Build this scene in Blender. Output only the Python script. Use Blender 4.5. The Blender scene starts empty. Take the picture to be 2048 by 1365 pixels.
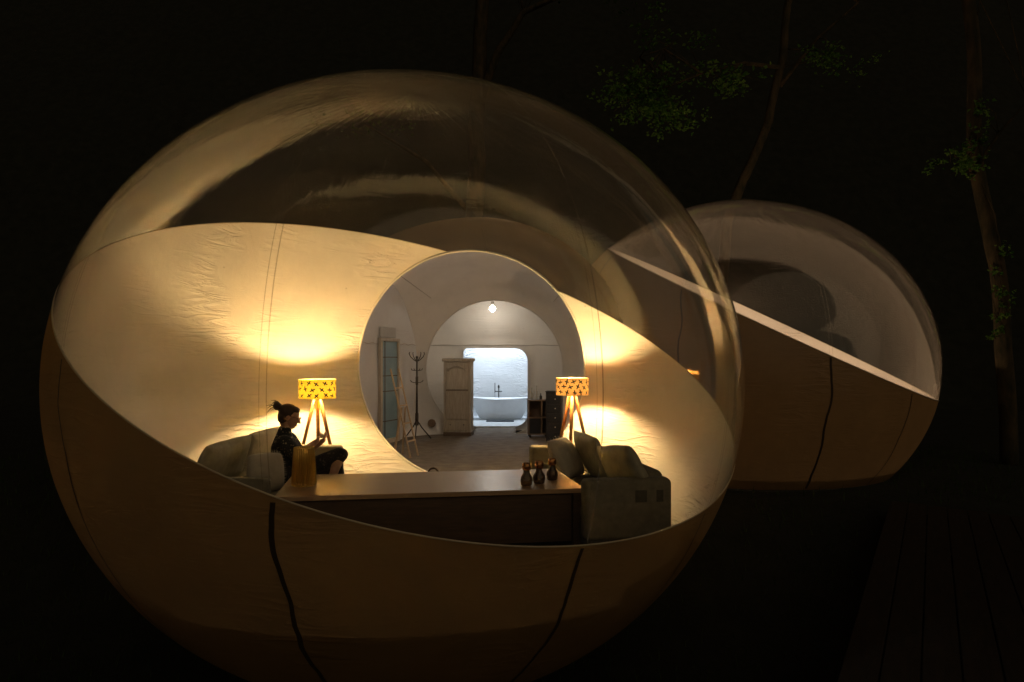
import bpy, bmesh, math, random
from mathutils import Vector, Matrix, Euler, noise
R = math.radians
PI = math.pi
random.seed(11)
scene = bpy.context.scene
COL = scene.collection

# ------------------------------------------------------------------ camera, sky, exposure
cam = bpy.data.cameras.new('camera')
cam.sensor_width = 36.0
cam.lens = 36.0 * 1500 / 2048
cam.shift_y = 34.5 / 2048
cam.clip_start = 0.05
cam.clip_end = 2000
camo = bpy.data.objects.new('camera', cam)
COL.objects.link(camo)
camo.location = (0, 0, 1.6)
camo.rotation_euler = (R(90), 0, 0)
scene.camera = camo

SUN_EL, SUN_AZ = R(18), R(158)
world = bpy.data.worlds.new('World')
scene.world = world
world.use_nodes = True
nt = world.node_tree
sky = nt.nodes.new('ShaderNodeTexSky')
sky.sky_type = 'NISHITA'
sky.sun_disc = False
sky.sun_elevation = SUN_EL
sky.sun_rotation = SUN_AZ
bg = nt.nodes['Background']
bg.inputs['Strength'].default_value = 0.0005
nt.links.new(sky.outputs[0], bg.inputs[0])

fill_sun = bpy.data.lights.new('front_fill_sun', 'SUN')  # added broad warm fill from the camera side; its source is unseen
fill_sun.energy = 0.30
fill_sun.angle = R(90)
fill_sun.color = (1.0, 0.76, 0.46)
fill_obj = bpy.data.objects.new('front_fill_sun', fill_sun)
COL.objects.link(fill_obj)
_d = Vector((math.sin(SUN_AZ) * math.cos(SUN_EL), math.cos(SUN_AZ) * math.cos(SUN_EL), math.sin(SUN_EL)))
fill_obj.rotation_euler = _d.to_track_quat('Z', 'Y').to_euler()
fill_obj.location = (0, -5, 20)

vs = scene.view_settings
vs.view_transform = 'Standard'
vs.look = 'None'
vs.exposure = 0.0
vs.gamma = 1.0
vs.use_curve_mapping = False
cy = scene.cycles
cy.max_bounces = 12
cy.diffuse_bounces = 8
cy.glossy_bounces = 4
cy.transmission_bounces = 8
cy.transparent_max_bounces = 24
cy.caustics_reflective = False
cy.caustics_refractive = False
cy.sample_clamp_indirect = 60.0
cy.use_denoising = True
cy.use_light_tree = True

# ------------------------------------------------------------------ materials
def mat(name):
    m = bpy.data.materials.new(name)
    m.use_nodes = True
    n = m.node_tree
    n.nodes.clear()
    out = n.nodes.new('ShaderNodeOutputMaterial')
    return m, n, out

def nd(n, t, **kw):
    x = n.nodes.new(t)
    for k, v in kw.items():
        if k.startswith('i_'):
            x.inputs[k[2:].replace('_', ' ')].default_value = v
        else:
            setattr(x, k, v)
    return x

def mth(n, op, a, b=None, clamp=False):
    x = n.nodes.new('ShaderNodeMath')
    x.operation = op
    x.use_clamp = clamp
    for i, v in enumerate((a, b)):
        if v is None:
            continue
        if isinstance(v, (int, float)):
            x.inputs[i].default_value = v
        else:
            n.links.new(v, x.inputs[i])
    return x.outputs[0]

def col(c):
    return (c[0], c[1], c[2], 1.0)

def ramp(n, fac, stops):
    r = n.nodes.new('ShaderNodeValToRGB')
    while len(r.color_ramp.elements) < len(stops):
        r.color_ramp.elements.new(0.5)
    for e, (p, c) in zip(r.color_ramp.elements, stops):
        e.position = p
        e.color = col(c) if not isinstance(c, (int, float)) else (c, c, c, 1)
    n.links.new(fac, r.inputs[0])
    return r.outputs[0]

def simple(name, c1, c2=None, rough=0.6, scale=8.0, bump=0.15, bscale=40.0, metal=0.0, stretch=(1, 1, 1), spec=0.4, coat=0.0):
    """A principled surface whose colour wanders between c1 and c2, with fine relief."""
    m, n, out = mat(name)
    p = nd(n, 'ShaderNodeBsdfPrincipled')
    p.inputs['Roughness'].default_value = rough
    p.inputs['Metallic'].default_value = metal
    p.inputs['Specular IOR Level'].default_value = spec
    p.inputs['Coat Weight'].default_value = coat
    tc = nd(n, 'ShaderNodeTexCoord')
    mp = nd(n, 'ShaderNodeMapping')
    mp.inputs['Scale'].default_value = stretch
    n.links.new(tc.outputs['Object'], mp.inputs[0])
    nz = nd(n, 'ShaderNodeTexNoise', i_Scale=scale, i_Detail=6.0, i_Roughness=0.6)
    n.links.new(mp.outputs[0], nz.inputs['Vector'])
    c2 = c2 or tuple(0.75 * v for v in c1)
    n.links.new(ramp(n, nz.outputs[0], [(0.32, c1), (0.68, c2)]), p.inputs['Base Color'])
    nb = nd(n, 'ShaderNodeTexNoise', i_Scale=bscale, i_Detail=4.0)
    n.links.new(mp.outputs[0], nb.inputs['Vector'])
    b = nd(n, 'ShaderNodeBump', i_Strength=bump, i_Distance=0.22 / bscale)
    n.links.new(nb.outputs[0], b.inputs['Height'])
    n.links.new(b.outputs[0], p.inputs['Normal'])
    n.links.new(p.outputs[0], out.inputs[0])
    return m

def emit(name, c, s):
    m, n, out = mat(name)
    e = nd(n, 'ShaderNodeEmission', i_Color=col(c), i_Strength=s)
    n.links.new(e.outputs[0], out.inputs[0])
    return m

def fabric_mat(name, c, trans, gores=(), wrinkle=1.0, tc_col=None, outer=None, ridge=1.0):
    """Tent fabric: matt white sheet that lets a little light through; creases gather along the gore seams."""
    m, n, out = mat(name)
    tc = nd(n, 'ShaderNodeTexCoord')
    P = tc.outputs['Object']
    sep = nd(n, 'ShaderNodeSeparateXYZ')
    n.links.new(P, sep.inputs[0])
    az = mth(n, 'ARCTAN2', sep.outputs[1], sep.outputs[0])
    mask = None
    for g in gores:
        d = mth(n, 'ABSOLUTE', mth(n, 'SUBTRACT', az, R(g)))
        k = mth(n, 'SUBTRACT', 1.0, mth(n, 'MULTIPLY', d, 4.2), clamp=True)
        mask = k if mask is None else mth(n, 'MAXIMUM', mask, k)
    cmb = nd(n, 'ShaderNodeCombineXYZ')
    n.links.new(mth(n, 'MULTIPLY', az, 2.2), cmb.inputs[0])
    n.links.new(mth(n, 'MULTIPLY', sep.outputs[2], 4.5), cmb.inputs[1])
    # creases (ridged noise, long along the azimuth), broken up by a patch noise
    nz = nd(n, 'ShaderNodeTexNoise', i_Scale=2.3, i_Detail=4.0, i_Roughness=0.5, i_Distortion=0.7)
    n.links.new(cmb.outputs[0], nz.inputs['Vector'])
    rid = mth(n, 'POWER', mth(n, 'SUBTRACT', 1.0, mth(n, 'MULTIPLY', mth(n, 'ABSOLUTE', mth(n, 'SUBTRACT', nz.outputs[0], 0.5)), 5.0), clamp=True), 2.0)
    pn = nd(n, 'ShaderNodeTexNoise', i_Scale=1.3, i_Detail=2.0)
    n.links.new(P, pn.inputs['Vector'])
    patch = mth(n, 'MULTIPLY', mth(n, 'SUBTRACT', pn.outputs[0], 0.42), 5.0, clamp=True)
    h = mth(n, 'MULTIPLY', rid, patch)
    if mask is not None:
        h = mth(n, 'MULTIPLY', h, mth(n, 'ADD', mth(n, 'MULTIPLY', mask, 0.9), 0.12))
    fine = nd(n, 'ShaderNodeTexNoise', i_Scale=9.0, i_Detail=5.0)
    n.links.new(P, fine.inputs['Vector'])
    hh = mth(n, 'ADD', mth(n, 'MULTIPLY', h, ridge), mth(n, 'MULTIPLY', fine.outputs[0], 0.16))
    gb = nd(n, 'ShaderNodeNewGeometry')
    b = nd(n, 'ShaderNodeBump', i_Distance=0.03)
    # the weather face is coated and lies smoother than the inner face
    n.links.new(mth(n, 'MULTIPLY', mth(n, 'ADD', mth(n, 'MULTIPLY', gb.outputs['Backfacing'], 0.5 if outer else 0.0), 0.5 if outer else 1.0), wrinkle), b.inputs['Strength'])
    n.links.new(hh, b.inputs['Height'])
    # faint grubbiness and specks
    dn = nd(n, 'ShaderNodeTexNoise', i_Scale=2.0, i_Detail=7.0, i_Roughness=0.65)
    n.links.new(P, dn.inputs['Vector'])
    c1 = ramp(n, dn.outputs[0], [(0.3, tuple(0.9 * v for v in c)), (0.62, c)])
    sp = nd(n, 'ShaderNodeTexVoronoi', i_Scale=2.6)
    n.links.new(P, sp.inputs['Vector'])
    spk = mth(n, 'LESS_THAN', sp.outputs['Distance'], 0.018)
    mx = nd(n, 'ShaderNodeMix', data_type='RGBA')
    n.links.new(spk, mx.inputs[0])
    n.links.new(c1, mx.inputs[6])
    mx.inputs[7].default_value = (0.12, 0.09, 0.06, 1)
    df = nd(n, 'ShaderNodeBsdfDiffuse', i_Roughness=0.4)
    if outer:
        # the cloth has a brown weather face and a white inner face
        ge = nd(n, 'ShaderNodeNewGeometry')
        oc = ramp(n, dn.outputs[0], [(0.3, tuple(0.8 * q for q in outer)), (0.65, outer)])
        m2 = nd(n, 'ShaderNodeMix', data_type='RGBA')
        n.links.new(ge.outputs['Backfacing'], m2.inputs[0])
        n.links.new(oc, m2.inputs[6])
        n.links.new(mx.outputs[2], m2.inputs[7])
        n.links.new(m2.outputs[2], df.inputs[0])
    else:
        n.links.new(mx.outputs[2], df.inputs[0])
    n.links.new(b.outputs[0], df.inputs['Normal'])
    gl = nd(n, 'ShaderNodeBsdfGlossy', i_Roughness=0.42)
    gl.inputs[0].default_value = (1, 1, 1, 1)
    n.links.new(b.outputs[0], gl.inputs['Normal'])
    tr = nd(n, 'ShaderNodeBsdfTranslucent', i_Color=col(tc_col or (1.0, 0.66, 0.34)))
    m0 = nd(n, 'ShaderNodeMixShader', i_Fac=0.035)
    n.links.new(df.outputs[0], m0.inputs[1])
    n.links.new(gl.outputs[0], m0.inputs[2])
    m1 = nd(n, 'ShaderNodeMixShader', i_Fac=trans)
    n.links.new(m0.outputs[0], m1.inputs[1])
    n.links.new(tr.outputs[0], m1.inputs[2])
    n.links.new(m1.outputs[0], out.inputs[0])
    return m

def film_mat(name, haze=0.02, tint=(0.97, 0.955, 0.93), gores=(), wob=1.0):
    """Clear PVC sheet: two air interfaces, a trace of scattering dust, creased along seams."""
    m, n, out = mat(name)
    geo = nd(n, 'ShaderNodeNewGeometry')
    ior = mth(n, 'ADD', mth(n, 'MULTIPLY', geo.outputs['Backfacing'], 1 / 1.41 - 1.41), 1.41)
    tc = nd(n, 'ShaderNodeTexCoord')
    P = tc.outputs['Object']
    sep = nd(n, 'ShaderNodeSeparateXYZ')
    n.links.new(P, sep.inputs[0])
    az = mth(n, 'ARCTAN2', sep.outputs[1], sep.outputs[0])
    mask = None
    for g in gores:
        d = mth(n, 'ABSOLUTE', mth(n, 'SUBTRACT', az, R(g)))
        k = mth(n, 'SUBTRACT', 1.0, mth(n, 'MULTIPLY', d, 7.0), clamp=True)
        mask = k if mask is None else mth(n, 'MAXIMUM', mask, k)
    top = mth(n, 'MULTIPLY', mth(n, 'SUBTRACT', sep.outputs[2], 2.45), 6.0, clamp=True)
    mask = mth(n, 'MAXIMUM', mask, top)
    n1 = nd(n, 'ShaderNodeTexNoise', i_Scale=1.1, i_Detail=3.0, i_Roughness=0.45)
    n.links.new(P, n1.inputs['Vector'])
    cmb = nd(n, 'ShaderNodeCombineXYZ')
    n.links.new(mth(n, 'MULTIPLY', az, 2.5), cmb.inputs[0])
    n.links.new(mth(n, 'MULTIPLY', sep.outputs[2], 7.0), cmb.inputs[1])
    n2 = nd(n, 'ShaderNodeTexNoise', i_Scale=2.6, i_Detail=3.5, i_Roughness=0.5, i_Distortion=0.8)
    n.links.new(cmb.outputs[0], n2.inputs['Vector'])
    crease = mth(n, 'MULTIPLY', n2.outputs[0], mth(n, 'ADD', mth(n, 'MULTIPLY', mask, 0.06), 0.003))
    c3 = nd(n, 'ShaderNodeCombineXYZ')
    n.links.new(mth(n, 'MULTIPLY', az, 9.0), c3.inputs[0])
    n.links.new(mth(n, 'MULTIPLY', sep.outputs[2], 1.6), c3.inputs[1])
    n3 = nd(n, 'ShaderNodeTexNoise', i_Scale=1.6, i_Detail=4.0, i_Roughness=0.55, i_Distortion=0.5)
    n.links.new(c3.outputs[0], n3.inputs['Vector'])
    crown = mth(n, 'MULTIPLY', mth(n, 'SUBTRACT', sep.outputs[2], 1.75), 1.3, clamp=True)
    puck = mth(n, 'MULTIPLY', n3.outputs[0], mth(n, 'ADD', mth(n, 'MULTIPLY', crown, 0.085), 0.006))
    h = mth(n, 'ADD', mth(n, 'ADD', mth(n, 'MULTIPLY', n1.outputs[0], 0.18), crease), puck)
    b = nd(n, 'ShaderNodeBump', i_Strength=0.55 * wob, i_Distance=0.06)
    n.links.new(h, b.inputs['Height'])
    fr = nd(n, 'ShaderNodeFresnel')
    n.links.new(ior, fr.inputs['IOR'])
    n.links.new(b.outputs[0], fr.inputs['Normal'])
    Rf = fr.outputs[0]
    R2 = mth(n, 'DIVIDE', mth(n, 'MULTIPLY', Rf, 2.0), mth(n, 'ADD', Rf, 1.0), clamp=True)
    gl = nd(n, 'ShaderNodeBsdfGlossy', i_Roughness=0.06)
    gl.inputs[0].default_value = (1, 0.98, 0.95, 1)
    n.links.new(b.outputs[0], gl.inputs['Normal'])
    tp = nd(n, 'ShaderNodeBsdfTransparent', i_Color=col(tint))
    lw = nd(n, 'ShaderNodeLayerWeight', i_Blend=0.5)
    cosv = mth(n, 'MAXIMUM', mth(n, 'SUBTRACT', 1.0, lw.outputs['Facing']), 0.14)
    # dust and fine scratches
    sc = nd(n, 'ShaderNodeTexNoise', i_Scale=14.0, i_Detail=8.0, i_Roughness=0.75, i_Distortion=2.2)
    n.links.new(P, sc.inputs['Vector'])
    big = nd(n, 'ShaderNodeTexNoise', i_Scale=1.7, i_Detail=3.0)
    n.links.new(P, big.inputs['Vector'])
    scr = mth(n, 'MULTIPLY', mth(n, 'SUBTRACT', sc.outputs[0], 0.56), 6.0, clamp=True)
    dust = mth(n, 'ADD', mth(n, 'MULTIPLY', scr, mth(n, 'ADD', mth(n, 'MULTIPLY', mask, 0.030), 0.004)), mth(n, 'MULTIPLY', big.outputs[0], haze * 2.0))
    c4 = nd(n, 'ShaderNodeVectorRotate', rotation_type='EULER_XYZ')
    c4.inputs['Rotation'].default_value = (0.5, 0.35, 0.6)
    n.links.new(P, c4.inputs['Vector'])
    c5 = nd(n, 'ShaderNodeMapping')
    c5.inputs['Scale'].default_value = (26.0, 26.0, 1.6)
    n.links.new(c4.outputs[0], c5.inputs[0])
    n5 = nd(n, 'ShaderNodeTexNoise', i_Scale=1.0, i_Detail=2.0, i_Distortion=0.6)
    n.links.new(c5.outputs[0], n5.inputs['Vector'])
    scratch = mth(n, 'MULTIPLY', mth(n, 'MULTIPLY', mth(n, 'SUBTRACT', n5.outputs[0], 0.67), 9.0, clamp=True), mth(n, 'ADD', mth(n, 'MULTIPLY', crown, 0.05), 0.035))
    dust = mth(n, 'ADD', dust, scratch)
    hz = mth(n, 'MINIMUM', mth(n, 'DIVIDE', dust, cosv), 0.6)
    df = nd(n, 'ShaderNodeBsdfDiffuse', i_Color=(0.85, 0.82, 0.76, 1))
    tr = nd(n, 'ShaderNodeBsdfTranslucent', i_Color=(0.85, 0.82, 0.76, 1))
    dm = nd(n, 'ShaderNodeMixShader', i_Fac=0.5)
    n.links.new(df.outputs[0], dm.inputs[1])
    n.links.new(tr.outputs[0], dm.inputs[2])
    a = nd(n, 'ShaderNodeMixShader')
    n.links.new(hz, a.inputs[0])
    n.links.new(tp.outputs[0], a.inputs[1])
    n.links.new(dm.outputs[0], a.inputs[2])
    z = nd(n, 'ShaderNodeMixShader')
    n.links.new(R2, z.inputs[0])
    n.links.new(a.outputs[0], z.inputs[1])
    n.links.new(gl.outputs[0], z.inputs[2])
    n.links.new(z.outputs[0], out.inputs[0])
    return m

def glass_mat(name, tint, rough=0.03, ior=1.5, body=0.0, bodycol=(0.5, 0.4, 0.3)):
    m, n, out = mat(name)
    fr = nd(n, 'ShaderNodeLayerWeight', i_Blend=0.5)
    f = mth(n, 'ADD', mth(n, 'MULTIPLY', mth(n, 'POWER', fr.outputs['Facing'], 4.0), 0.7), 0.07)
    tp = nd(n, 'ShaderNodeBsdfTransparent', i_Color=col(tint))
    gl = nd(n, 'ShaderNodeBsdfGlossy', i_Roughness=rough)
    df = nd(n, 'ShaderNodeBsdfTranslucent', i_Color=col(bodycol))
    a = nd(n, 'ShaderNodeMixShader', i_Fac=body)
    n.links.new(tp.outputs[0], a.inputs[1])
    n.links.new(df.outputs[0], a.inputs[2])
    z = nd(n, 'ShaderNodeMixShader')
    n.links.new(f, z.inputs[0])
    n.links.new(a.outputs[0], z.inputs[1])
    n.links.new(gl.outputs[0], z.inputs[2])
    n.links.new(z.outputs[0], out.inputs[0])
    return m

def shade_mat(name, c, t):
    m, n, out = mat(name)
    tc = nd(n, 'ShaderNodeTexCoord')
    nz = nd(n, 'ShaderNodeTexNoise', i_Scale=60.0, i_Detail=3.0)
    n.links.new(tc.outputs['Object'], nz.inputs['Vector'])
    cc = ramp(n, nz.outputs[0], [(0.3, tuple(0.85 * v for v in c)), (0.7, c)])
    df = nd(n, 'ShaderNodeBsdfDiffuse')
    n.links.new(cc, df.inputs[0])
    tr = nd(n, 'ShaderNodeBsdfTranslucent')
    n.links.new(cc, tr.inputs[0])
    a = nd(n, 'ShaderNodeMixShader', i_Fac=t)
    n.links.new(df.outputs[0], a.inputs[1])
    n.links.new(tr.outputs[0], a.inputs[2])
    n.links.new(a.outputs[0], out.inputs[0])
    return m

GORES1 = (-165, -132, -98.5, -61, -34, 0, 40, 75, 110, 145)
GORES2 = (-156, -120, -83.5, -57, -22, 15, 52, 90, 127, 163)
M = {}
M['fabric1'] = fabric_mat('tent fabric', (0.86, 0.83, 0.77), 0.10, GORES1, 0.7, outer=(0.195, 0.12, 0.047))
M['fabric2'] = fabric_mat('tent fabric second', (0.82, 0.78, 0.72), 0.025, GORES2, 0.7, outer=(0.195, 0.12, 0.047))
M['lobby'] = fabric_mat('lobby fabric', (0.72, 0.69, 0.64), 0.02, (), 0.35, outer=(0.11, 0.065, 0.024), ridge=0.15)
M['lobby_plain'] = fabric_mat('lobby inner fabric', (0.72, 0.69, 0.64), 0.02, (), 0.35, ridge=0.15)
M['flap'] = fabric_mat('door flap', (0.40, 0.385, 0.36), 0.02, (), 0.4)
M['sidewall'] = fabric_mat('partition fabric', (0.78, 0.75, 0.70), 0.02, (), 0.5, ridge=0.3)
M['sidewall2'] = fabric_mat('side wall fabric', (0.54, 0.53, 0.52), 0.02, (), 0.5, ridge=0.2)
M['bathfab'] = fabric_mat('bath fabric', (0.62, 0.63, 0.64), 0.02, (-90, 60, 120, 140, 40), 0.9, ridge=1.3)
M['seam'] = simple('seam tape', (0.045, 0.03, 0.016), rough=0.7, bump=0.3)
M['seam_in'] = simple('seam stitching', (0.42, 0.38, 0.32), rough=0.8)
M['film1'] = film_mat('clear film', 0.011, gores=GORES1, wob=1.2)
M['film2'] = film_mat('clear film second', 0.003, gores=GORES2, wob=1.7)
M['weld'] = glass_mat('welded film seam', (0.90, 0.87, 0.80), rough=0.12, body=0.08, bodycol=(0.8, 0.75, 0.65))
M['weld_glint'] = glass_mat('glinting film seam', (0.84, 0.80, 0.72), rough=0.12, body=0.22, bodycol=(0.9, 0.85, 0.75))  # paler body on a single seam stands in for its glint
M['trim'] = simple('rim welt', (0.62, 0.54, 0.40), rough=0.35, bump=0.05)
M['floor_in'] = simple('dark carpet floor', (0.13, 0.10, 0.075), (0.08, 0.065, 0.05), rough=0.7, bump=0.2)
M['floor_lobby'] = simple('mottled carpet', (0.21, 0.17, 0.125), (0.11, 0.085, 0.06), rough=0.95, scale=5, bump=0.7, bscale=120)
M['floor_bath'] = simple('white bath floor', (0.62, 0.65, 0.68), (0.48, 0.5, 0.53), rough=0.6)
M['vent'] = simple('vent patch', (0.22, 0.15, 0.10), rough=0.9)
M['sofa'] = simple('olive sofa cloth', (0.27, 0.24, 0.17), (0.19, 0.17, 0.12), rough=0.95, scale=14, bump=0.5, bscale=220, spec=0.15)
M['sofa_dark'] = simple('dark sofa cloth', (0.12, 0.11, 0.08), (0.08, 0.075, 0.055), rough=0.95, scale=14, bump=0.5, bscale=220, spec=0.15)
M['back_cushion'] = simple('back cushion cloth', (0.47, 0.44, 0.33), (0.33, 0.31, 0.23), rough=0.95, scale=9, bump=0.6, bscale=120, spec=0.15)
M['cushion'] = simple('grey cushion cloth', (0.66, 0.61, 0.50), (0.50, 0.46, 0.37), rough=0.95, scale=6, bump=0.6, bscale=90, spec=0.15)
M['fringe'] = simple('pale fringe', (0.6, 0.56, 0.46), rough=0.95)
M['table'] = simple('lacquered table top', (0.50, 0.33, 0.19), (0.38, 0.25, 0.14), rough=0.3, scale=6, bump=0.05, stretch=(1, 12, 12), spec=0.5, coat=0.3)
M['table_side'] = simple('dark table wood', (0.12, 0.072, 0.04), (0.07, 0.042, 0.024), rough=0.55, scale=6, bump=0.3, stretch=(1, 10, 10))
def real_glass(name, c, rough):
    m, n, out = mat(name)
    g = nd(n, 'ShaderNodeBsdfGlass', i_Color=col(c), i_Roughness=rough, i_IOR=1.45)
    t = nd(n, 'ShaderNodeBsdfTranslucent', i_Color=col(c))
    a = nd(n, 'ShaderNodeMixShader', i_Fac=0.38)
    n.links.new(g.outputs[0], a.inputs[1])
    n.links.new(t.outputs[0], a.inputs[2])
    n.links.new(a.outputs[0], out.inputs[0])
    return m
M['amber'] = real_glass('amber glass', (1.0, 0.84, 0.46), 0.05)
M['smoke'] = glass_mat('smoked glass', (0.20, 0.14, 0.09), 0.08, body=0.10, bodycol=(0.3, 0.24, 0.17))
M['copper'] = simple('copper', (0.55, 0.26, 0.10), rough=0.22, metal=1.0, bump=0.02)
M['shade_y'] = shade_mat('yellow lamp cloth', (0.88, 0.60, 0.055), 0.03)
M['shade_o'] = shade_mat('orange lamp cloth', (0.88, 0.50, 0.19), 0.017)
M['print'] = simple('dark printed motif', (0.02, 0.02, 0.012), rough=0.9)
M['shade_rim'] = simple('shade wire rim', (0.5, 0.38, 0.15), rough=0.5)
M['beech'] = simple('oiled beech', (0.36, 0.19, 0.07), (0.25, 0.12, 0.04), rough=0.45, scale=8, stretch=(8, 8, 1), bump=0.1)
def bulb_mat(name, c, lo, hi):
    # emission set stronger on the underside to lift the light below the shade
    m, n, out = mat(name)
    g = nd(n, 'ShaderNodeNewGeometry')
    sp = nd(n, 'ShaderNodeSeparateXYZ')
    n.links.new(g.outputs['Normal'], sp.inputs[0])
    t = mth(n, 'ADD', mth(n, 'MULTIPLY', sp.outputs[2], (hi - lo) / 2), (hi + lo) / 2)
    e = nd(n, 'ShaderNodeEmission', i_Color=col(c))
    n.links.new(t, e.inputs[1])
    n.links.new(e.outputs[0], out.inputs[0])
    return m
M['bulb'] = bulb_mat('bulb glow', (1.0, 0.67, 0.28), 2900.0, 1480.0)
M['black'] = simple('black metal', (0.015, 0.014, 0.013), rough=0.45, bump=0.03)
M['cord'] = simple('cord', (0.05, 0.035, 0.02), rough=0.7)
M['old_wood'] = simple('weathered painted wood', (0.50, 0.44, 0.36), (0.34, 0.29, 0.23), rough=0.8, scale=5, stretch=(10, 10, 1), bump=0.5, bscale=30)
M['old_dark'] = simple('dark wood edge', (0.12, 0.08, 0.05), rough=0.8, bump=0.4)
M['pine'] = simple('bare pine', (0.52, 0.39, 0.24), (0.40, 0.28, 0.16), rough=0.7, stretch=(8, 8, 1))
M['bronze'] = simple('bronze stand', (0.06, 0.045, 0.03), rough=0.45, metal=0.4)
M['drawer'] = simple('black lacquer', (0.018, 0.018, 0.02), rough=0.5, bump=0.1)
M['knob'] = simple('pale knob', (0.65, 0.62, 0.55), rough=0.4)
M['walnut'] = simple('brown shelf wood', (0.20, 0.13, 0.08), (0.13, 0.085, 0.05), rough=0.7, stretch=(1, 8, 8))
M['door_glass'] = simple('frosted blue glass', (0.20, 0.30, 0.34), (0.15, 0.24, 0.29), rough=0.3, scale=3)
M['ceramic'] = simple('white enamel', (0.66, 0.68, 0.70), (0.62, 0.64, 0.66), rough=0.18, bump=0.01, spec=0.5)
M['mat'] = simple('dark bath mat', (0.04, 0.045, 0.055), rough=0.95, bump=0.8, bscale=150)
M['globe'] = emit('lobby globe glow', (1.0, 0.90, 0.78), 100.0)
M['lobbyglobe'] = emit('lobby vault glow', (1.0, 0.88, 0.75), 128.0)
M['bathlamp'] = emit('bath lamp glow', (0.72, 0.85, 1.0), 108.0)
M['bedlamp'] = emit('bed lamp glow', (1.0, 0.68, 0.42), 800.0)
M['skin'] = simple('skin', (0.58, 0.35, 0.24), (0.52, 0.30, 0.20), rough=0.5, scale=20, bump=0.05, bscale=200)
M['hair'] = simple('brown hair', (0.07, 0.04, 0.022), (0.04, 0.024, 0.014), rough=0.55, scale=60, stretch=(1, 1, 6), bump=0.6, bscale=160)
M['shirt'] = simple('dark leaf print shirt', (0.025, 0.025, 0.024), (0.018, 0.018, 0.018), rough=0.85)
M['trousers'] = simple('dark patterned trousers', (0.035, 0.032, 0.03), (0.02, 0.019, 0.018), rough=0.85, scale=14)
M['bark'] = simple('mossy bark', (0.085, 0.058, 0.028), (0.018, 0.020, 0.010), rough=0.95, scale=7, bump=1.0, bscale=16, stretch=(1, 1, 0.35))
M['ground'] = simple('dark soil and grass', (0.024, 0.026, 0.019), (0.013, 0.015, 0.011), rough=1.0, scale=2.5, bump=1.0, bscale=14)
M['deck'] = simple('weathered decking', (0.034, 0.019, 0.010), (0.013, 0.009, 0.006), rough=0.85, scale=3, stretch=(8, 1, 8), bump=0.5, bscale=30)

def leaf_mat(name, c1, c2):
    m, n, out = mat(name)
    oi = nd(n, 'ShaderNodeNewGeometry')
    cc = ramp(n, oi.outputs['Random Per Island'], [(0.0, c1), (1.0, c2)])
    df = nd(n, 'ShaderNodeBsdfDiffuse')
    tr = nd(n, 'ShaderNodeBsdfTranslucent')
    n.links.new(cc, df.inputs[0])
    n.links.new(cc, tr.inputs[0])
    a = nd(n, 'ShaderNodeMixShader', i_Fac=0.4)
    n.links.new(df.outputs[0], a.inputs[1])
    n.links.new(tr.outputs[0], a.inputs[2])
    n.links.new(a.outputs[0], out.inputs[0])
    return m
M['leaf'] = leaf_mat('leaf green', (0.06, 0.16, 0.03), (0.16, 0.27, 0.06))
M['leaf_dark'] = leaf_mat('leaf dark green', (0.04, 0.08, 0.025), (0.08, 0.12, 0.04))

# shirt print: small pale leaf flecks on black
def print_cloth(m, c):
    n = m.node_tree
    p = [x for x in n.nodes if x.type == 'BSDF_PRINCIPLED'][0]
    old = p.inputs['Base Color'].links[0].from_socket
    tc = nd(n, 'ShaderNodeTexCoord')
    v = nd(n, 'ShaderNodeTexVoronoi', i_Scale=34.0)
    n.links.new(tc.outputs['Object'], v.inputs['Vector'])
    nz = nd(n, 'ShaderNodeTexNoise', i_Scale=26.0, i_Detail=2.0)
    n.links.new(tc.outputs['Object'], nz.inputs['Vector'])
    f = mth(n, 'MULTIPLY', mth(n, 'LESS_THAN', v.outputs['Distance'], 0.33), mth(n, 'GREATER_THAN', nz.outputs[0], 0.52))
    mx = nd(n, 'ShaderNodeMix', data_type='RGBA')
    n.links.new(f, mx.inputs[0])
    n.links.new(old, mx.inputs[6])
    mx.inputs[7].default_value = col(c)
    n.links.new(mx.outputs[2], p.inputs['Base Color'])
print_cloth(M['shirt'], (0.30, 0.27, 0.19))
print_cloth(M['trousers'], (0.10, 0.09, 0.075))

# ------------------------------------------------------------------ object helpers
def link(name, me, m, parent=None, smooth=True):
    o = bpy.data.objects.new(name, me)
    COL.objects.link(o)
    if m is not None:
        me.materials.append(m)
    if smooth:
        me.polygons.foreach_set('use_smooth', [True] * len(me.polygons))
    if parent is not None:
        o.parent = parent
    return o

def pyobj(name, v, f, m, parent=None, smooth=True):
    me = bpy.data.meshes.new(name)
    me.from_pydata([tuple(x) for x in v], [], f)
    me.update()
    return link(name, me, m, parent, smooth)

def bmobj(name, bm, m, parent=None, smooth=False):
    me = bpy.data.meshes.new(name)
    bm.normal_update()
    bm.to_mesh(me)
    bm.free()
    return link(name, me, m, parent, smooth)

def thing(name, label, cat, loc=(0, 0, 0), rz=0.0, group=None):
    o = bpy.data.objects.new(name, None)
    o.empty_display_size = 0.2
    COL.objects.link(o)
    o.location = loc
    o.rotation_euler = (0, 0, rz)
    o['label'] = label
    o['category'] = cat
    if group:
        o['group'] = group
    return o

def tag(o, label, cat, group=None):
    o['label'] = label
    o['category'] = cat
    if group:
        o['group'] = group
    return o

def dup(root, loc, rz, label, group=None):
    r = root.copy()
    COL.objects.link(r)
    r.location = loc
    r.rotation_euler = (0, 0, rz)
    r['label'] = label
    if group:
        r['group'] = group
    for ch in list(root.children):
        c = ch.copy()
        COL.objects.link(c)
        c.parent = r
        for g in ch.children:
            d = g.copy()
            COL.objects.link(d)
            d.parent = c
    return r

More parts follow.
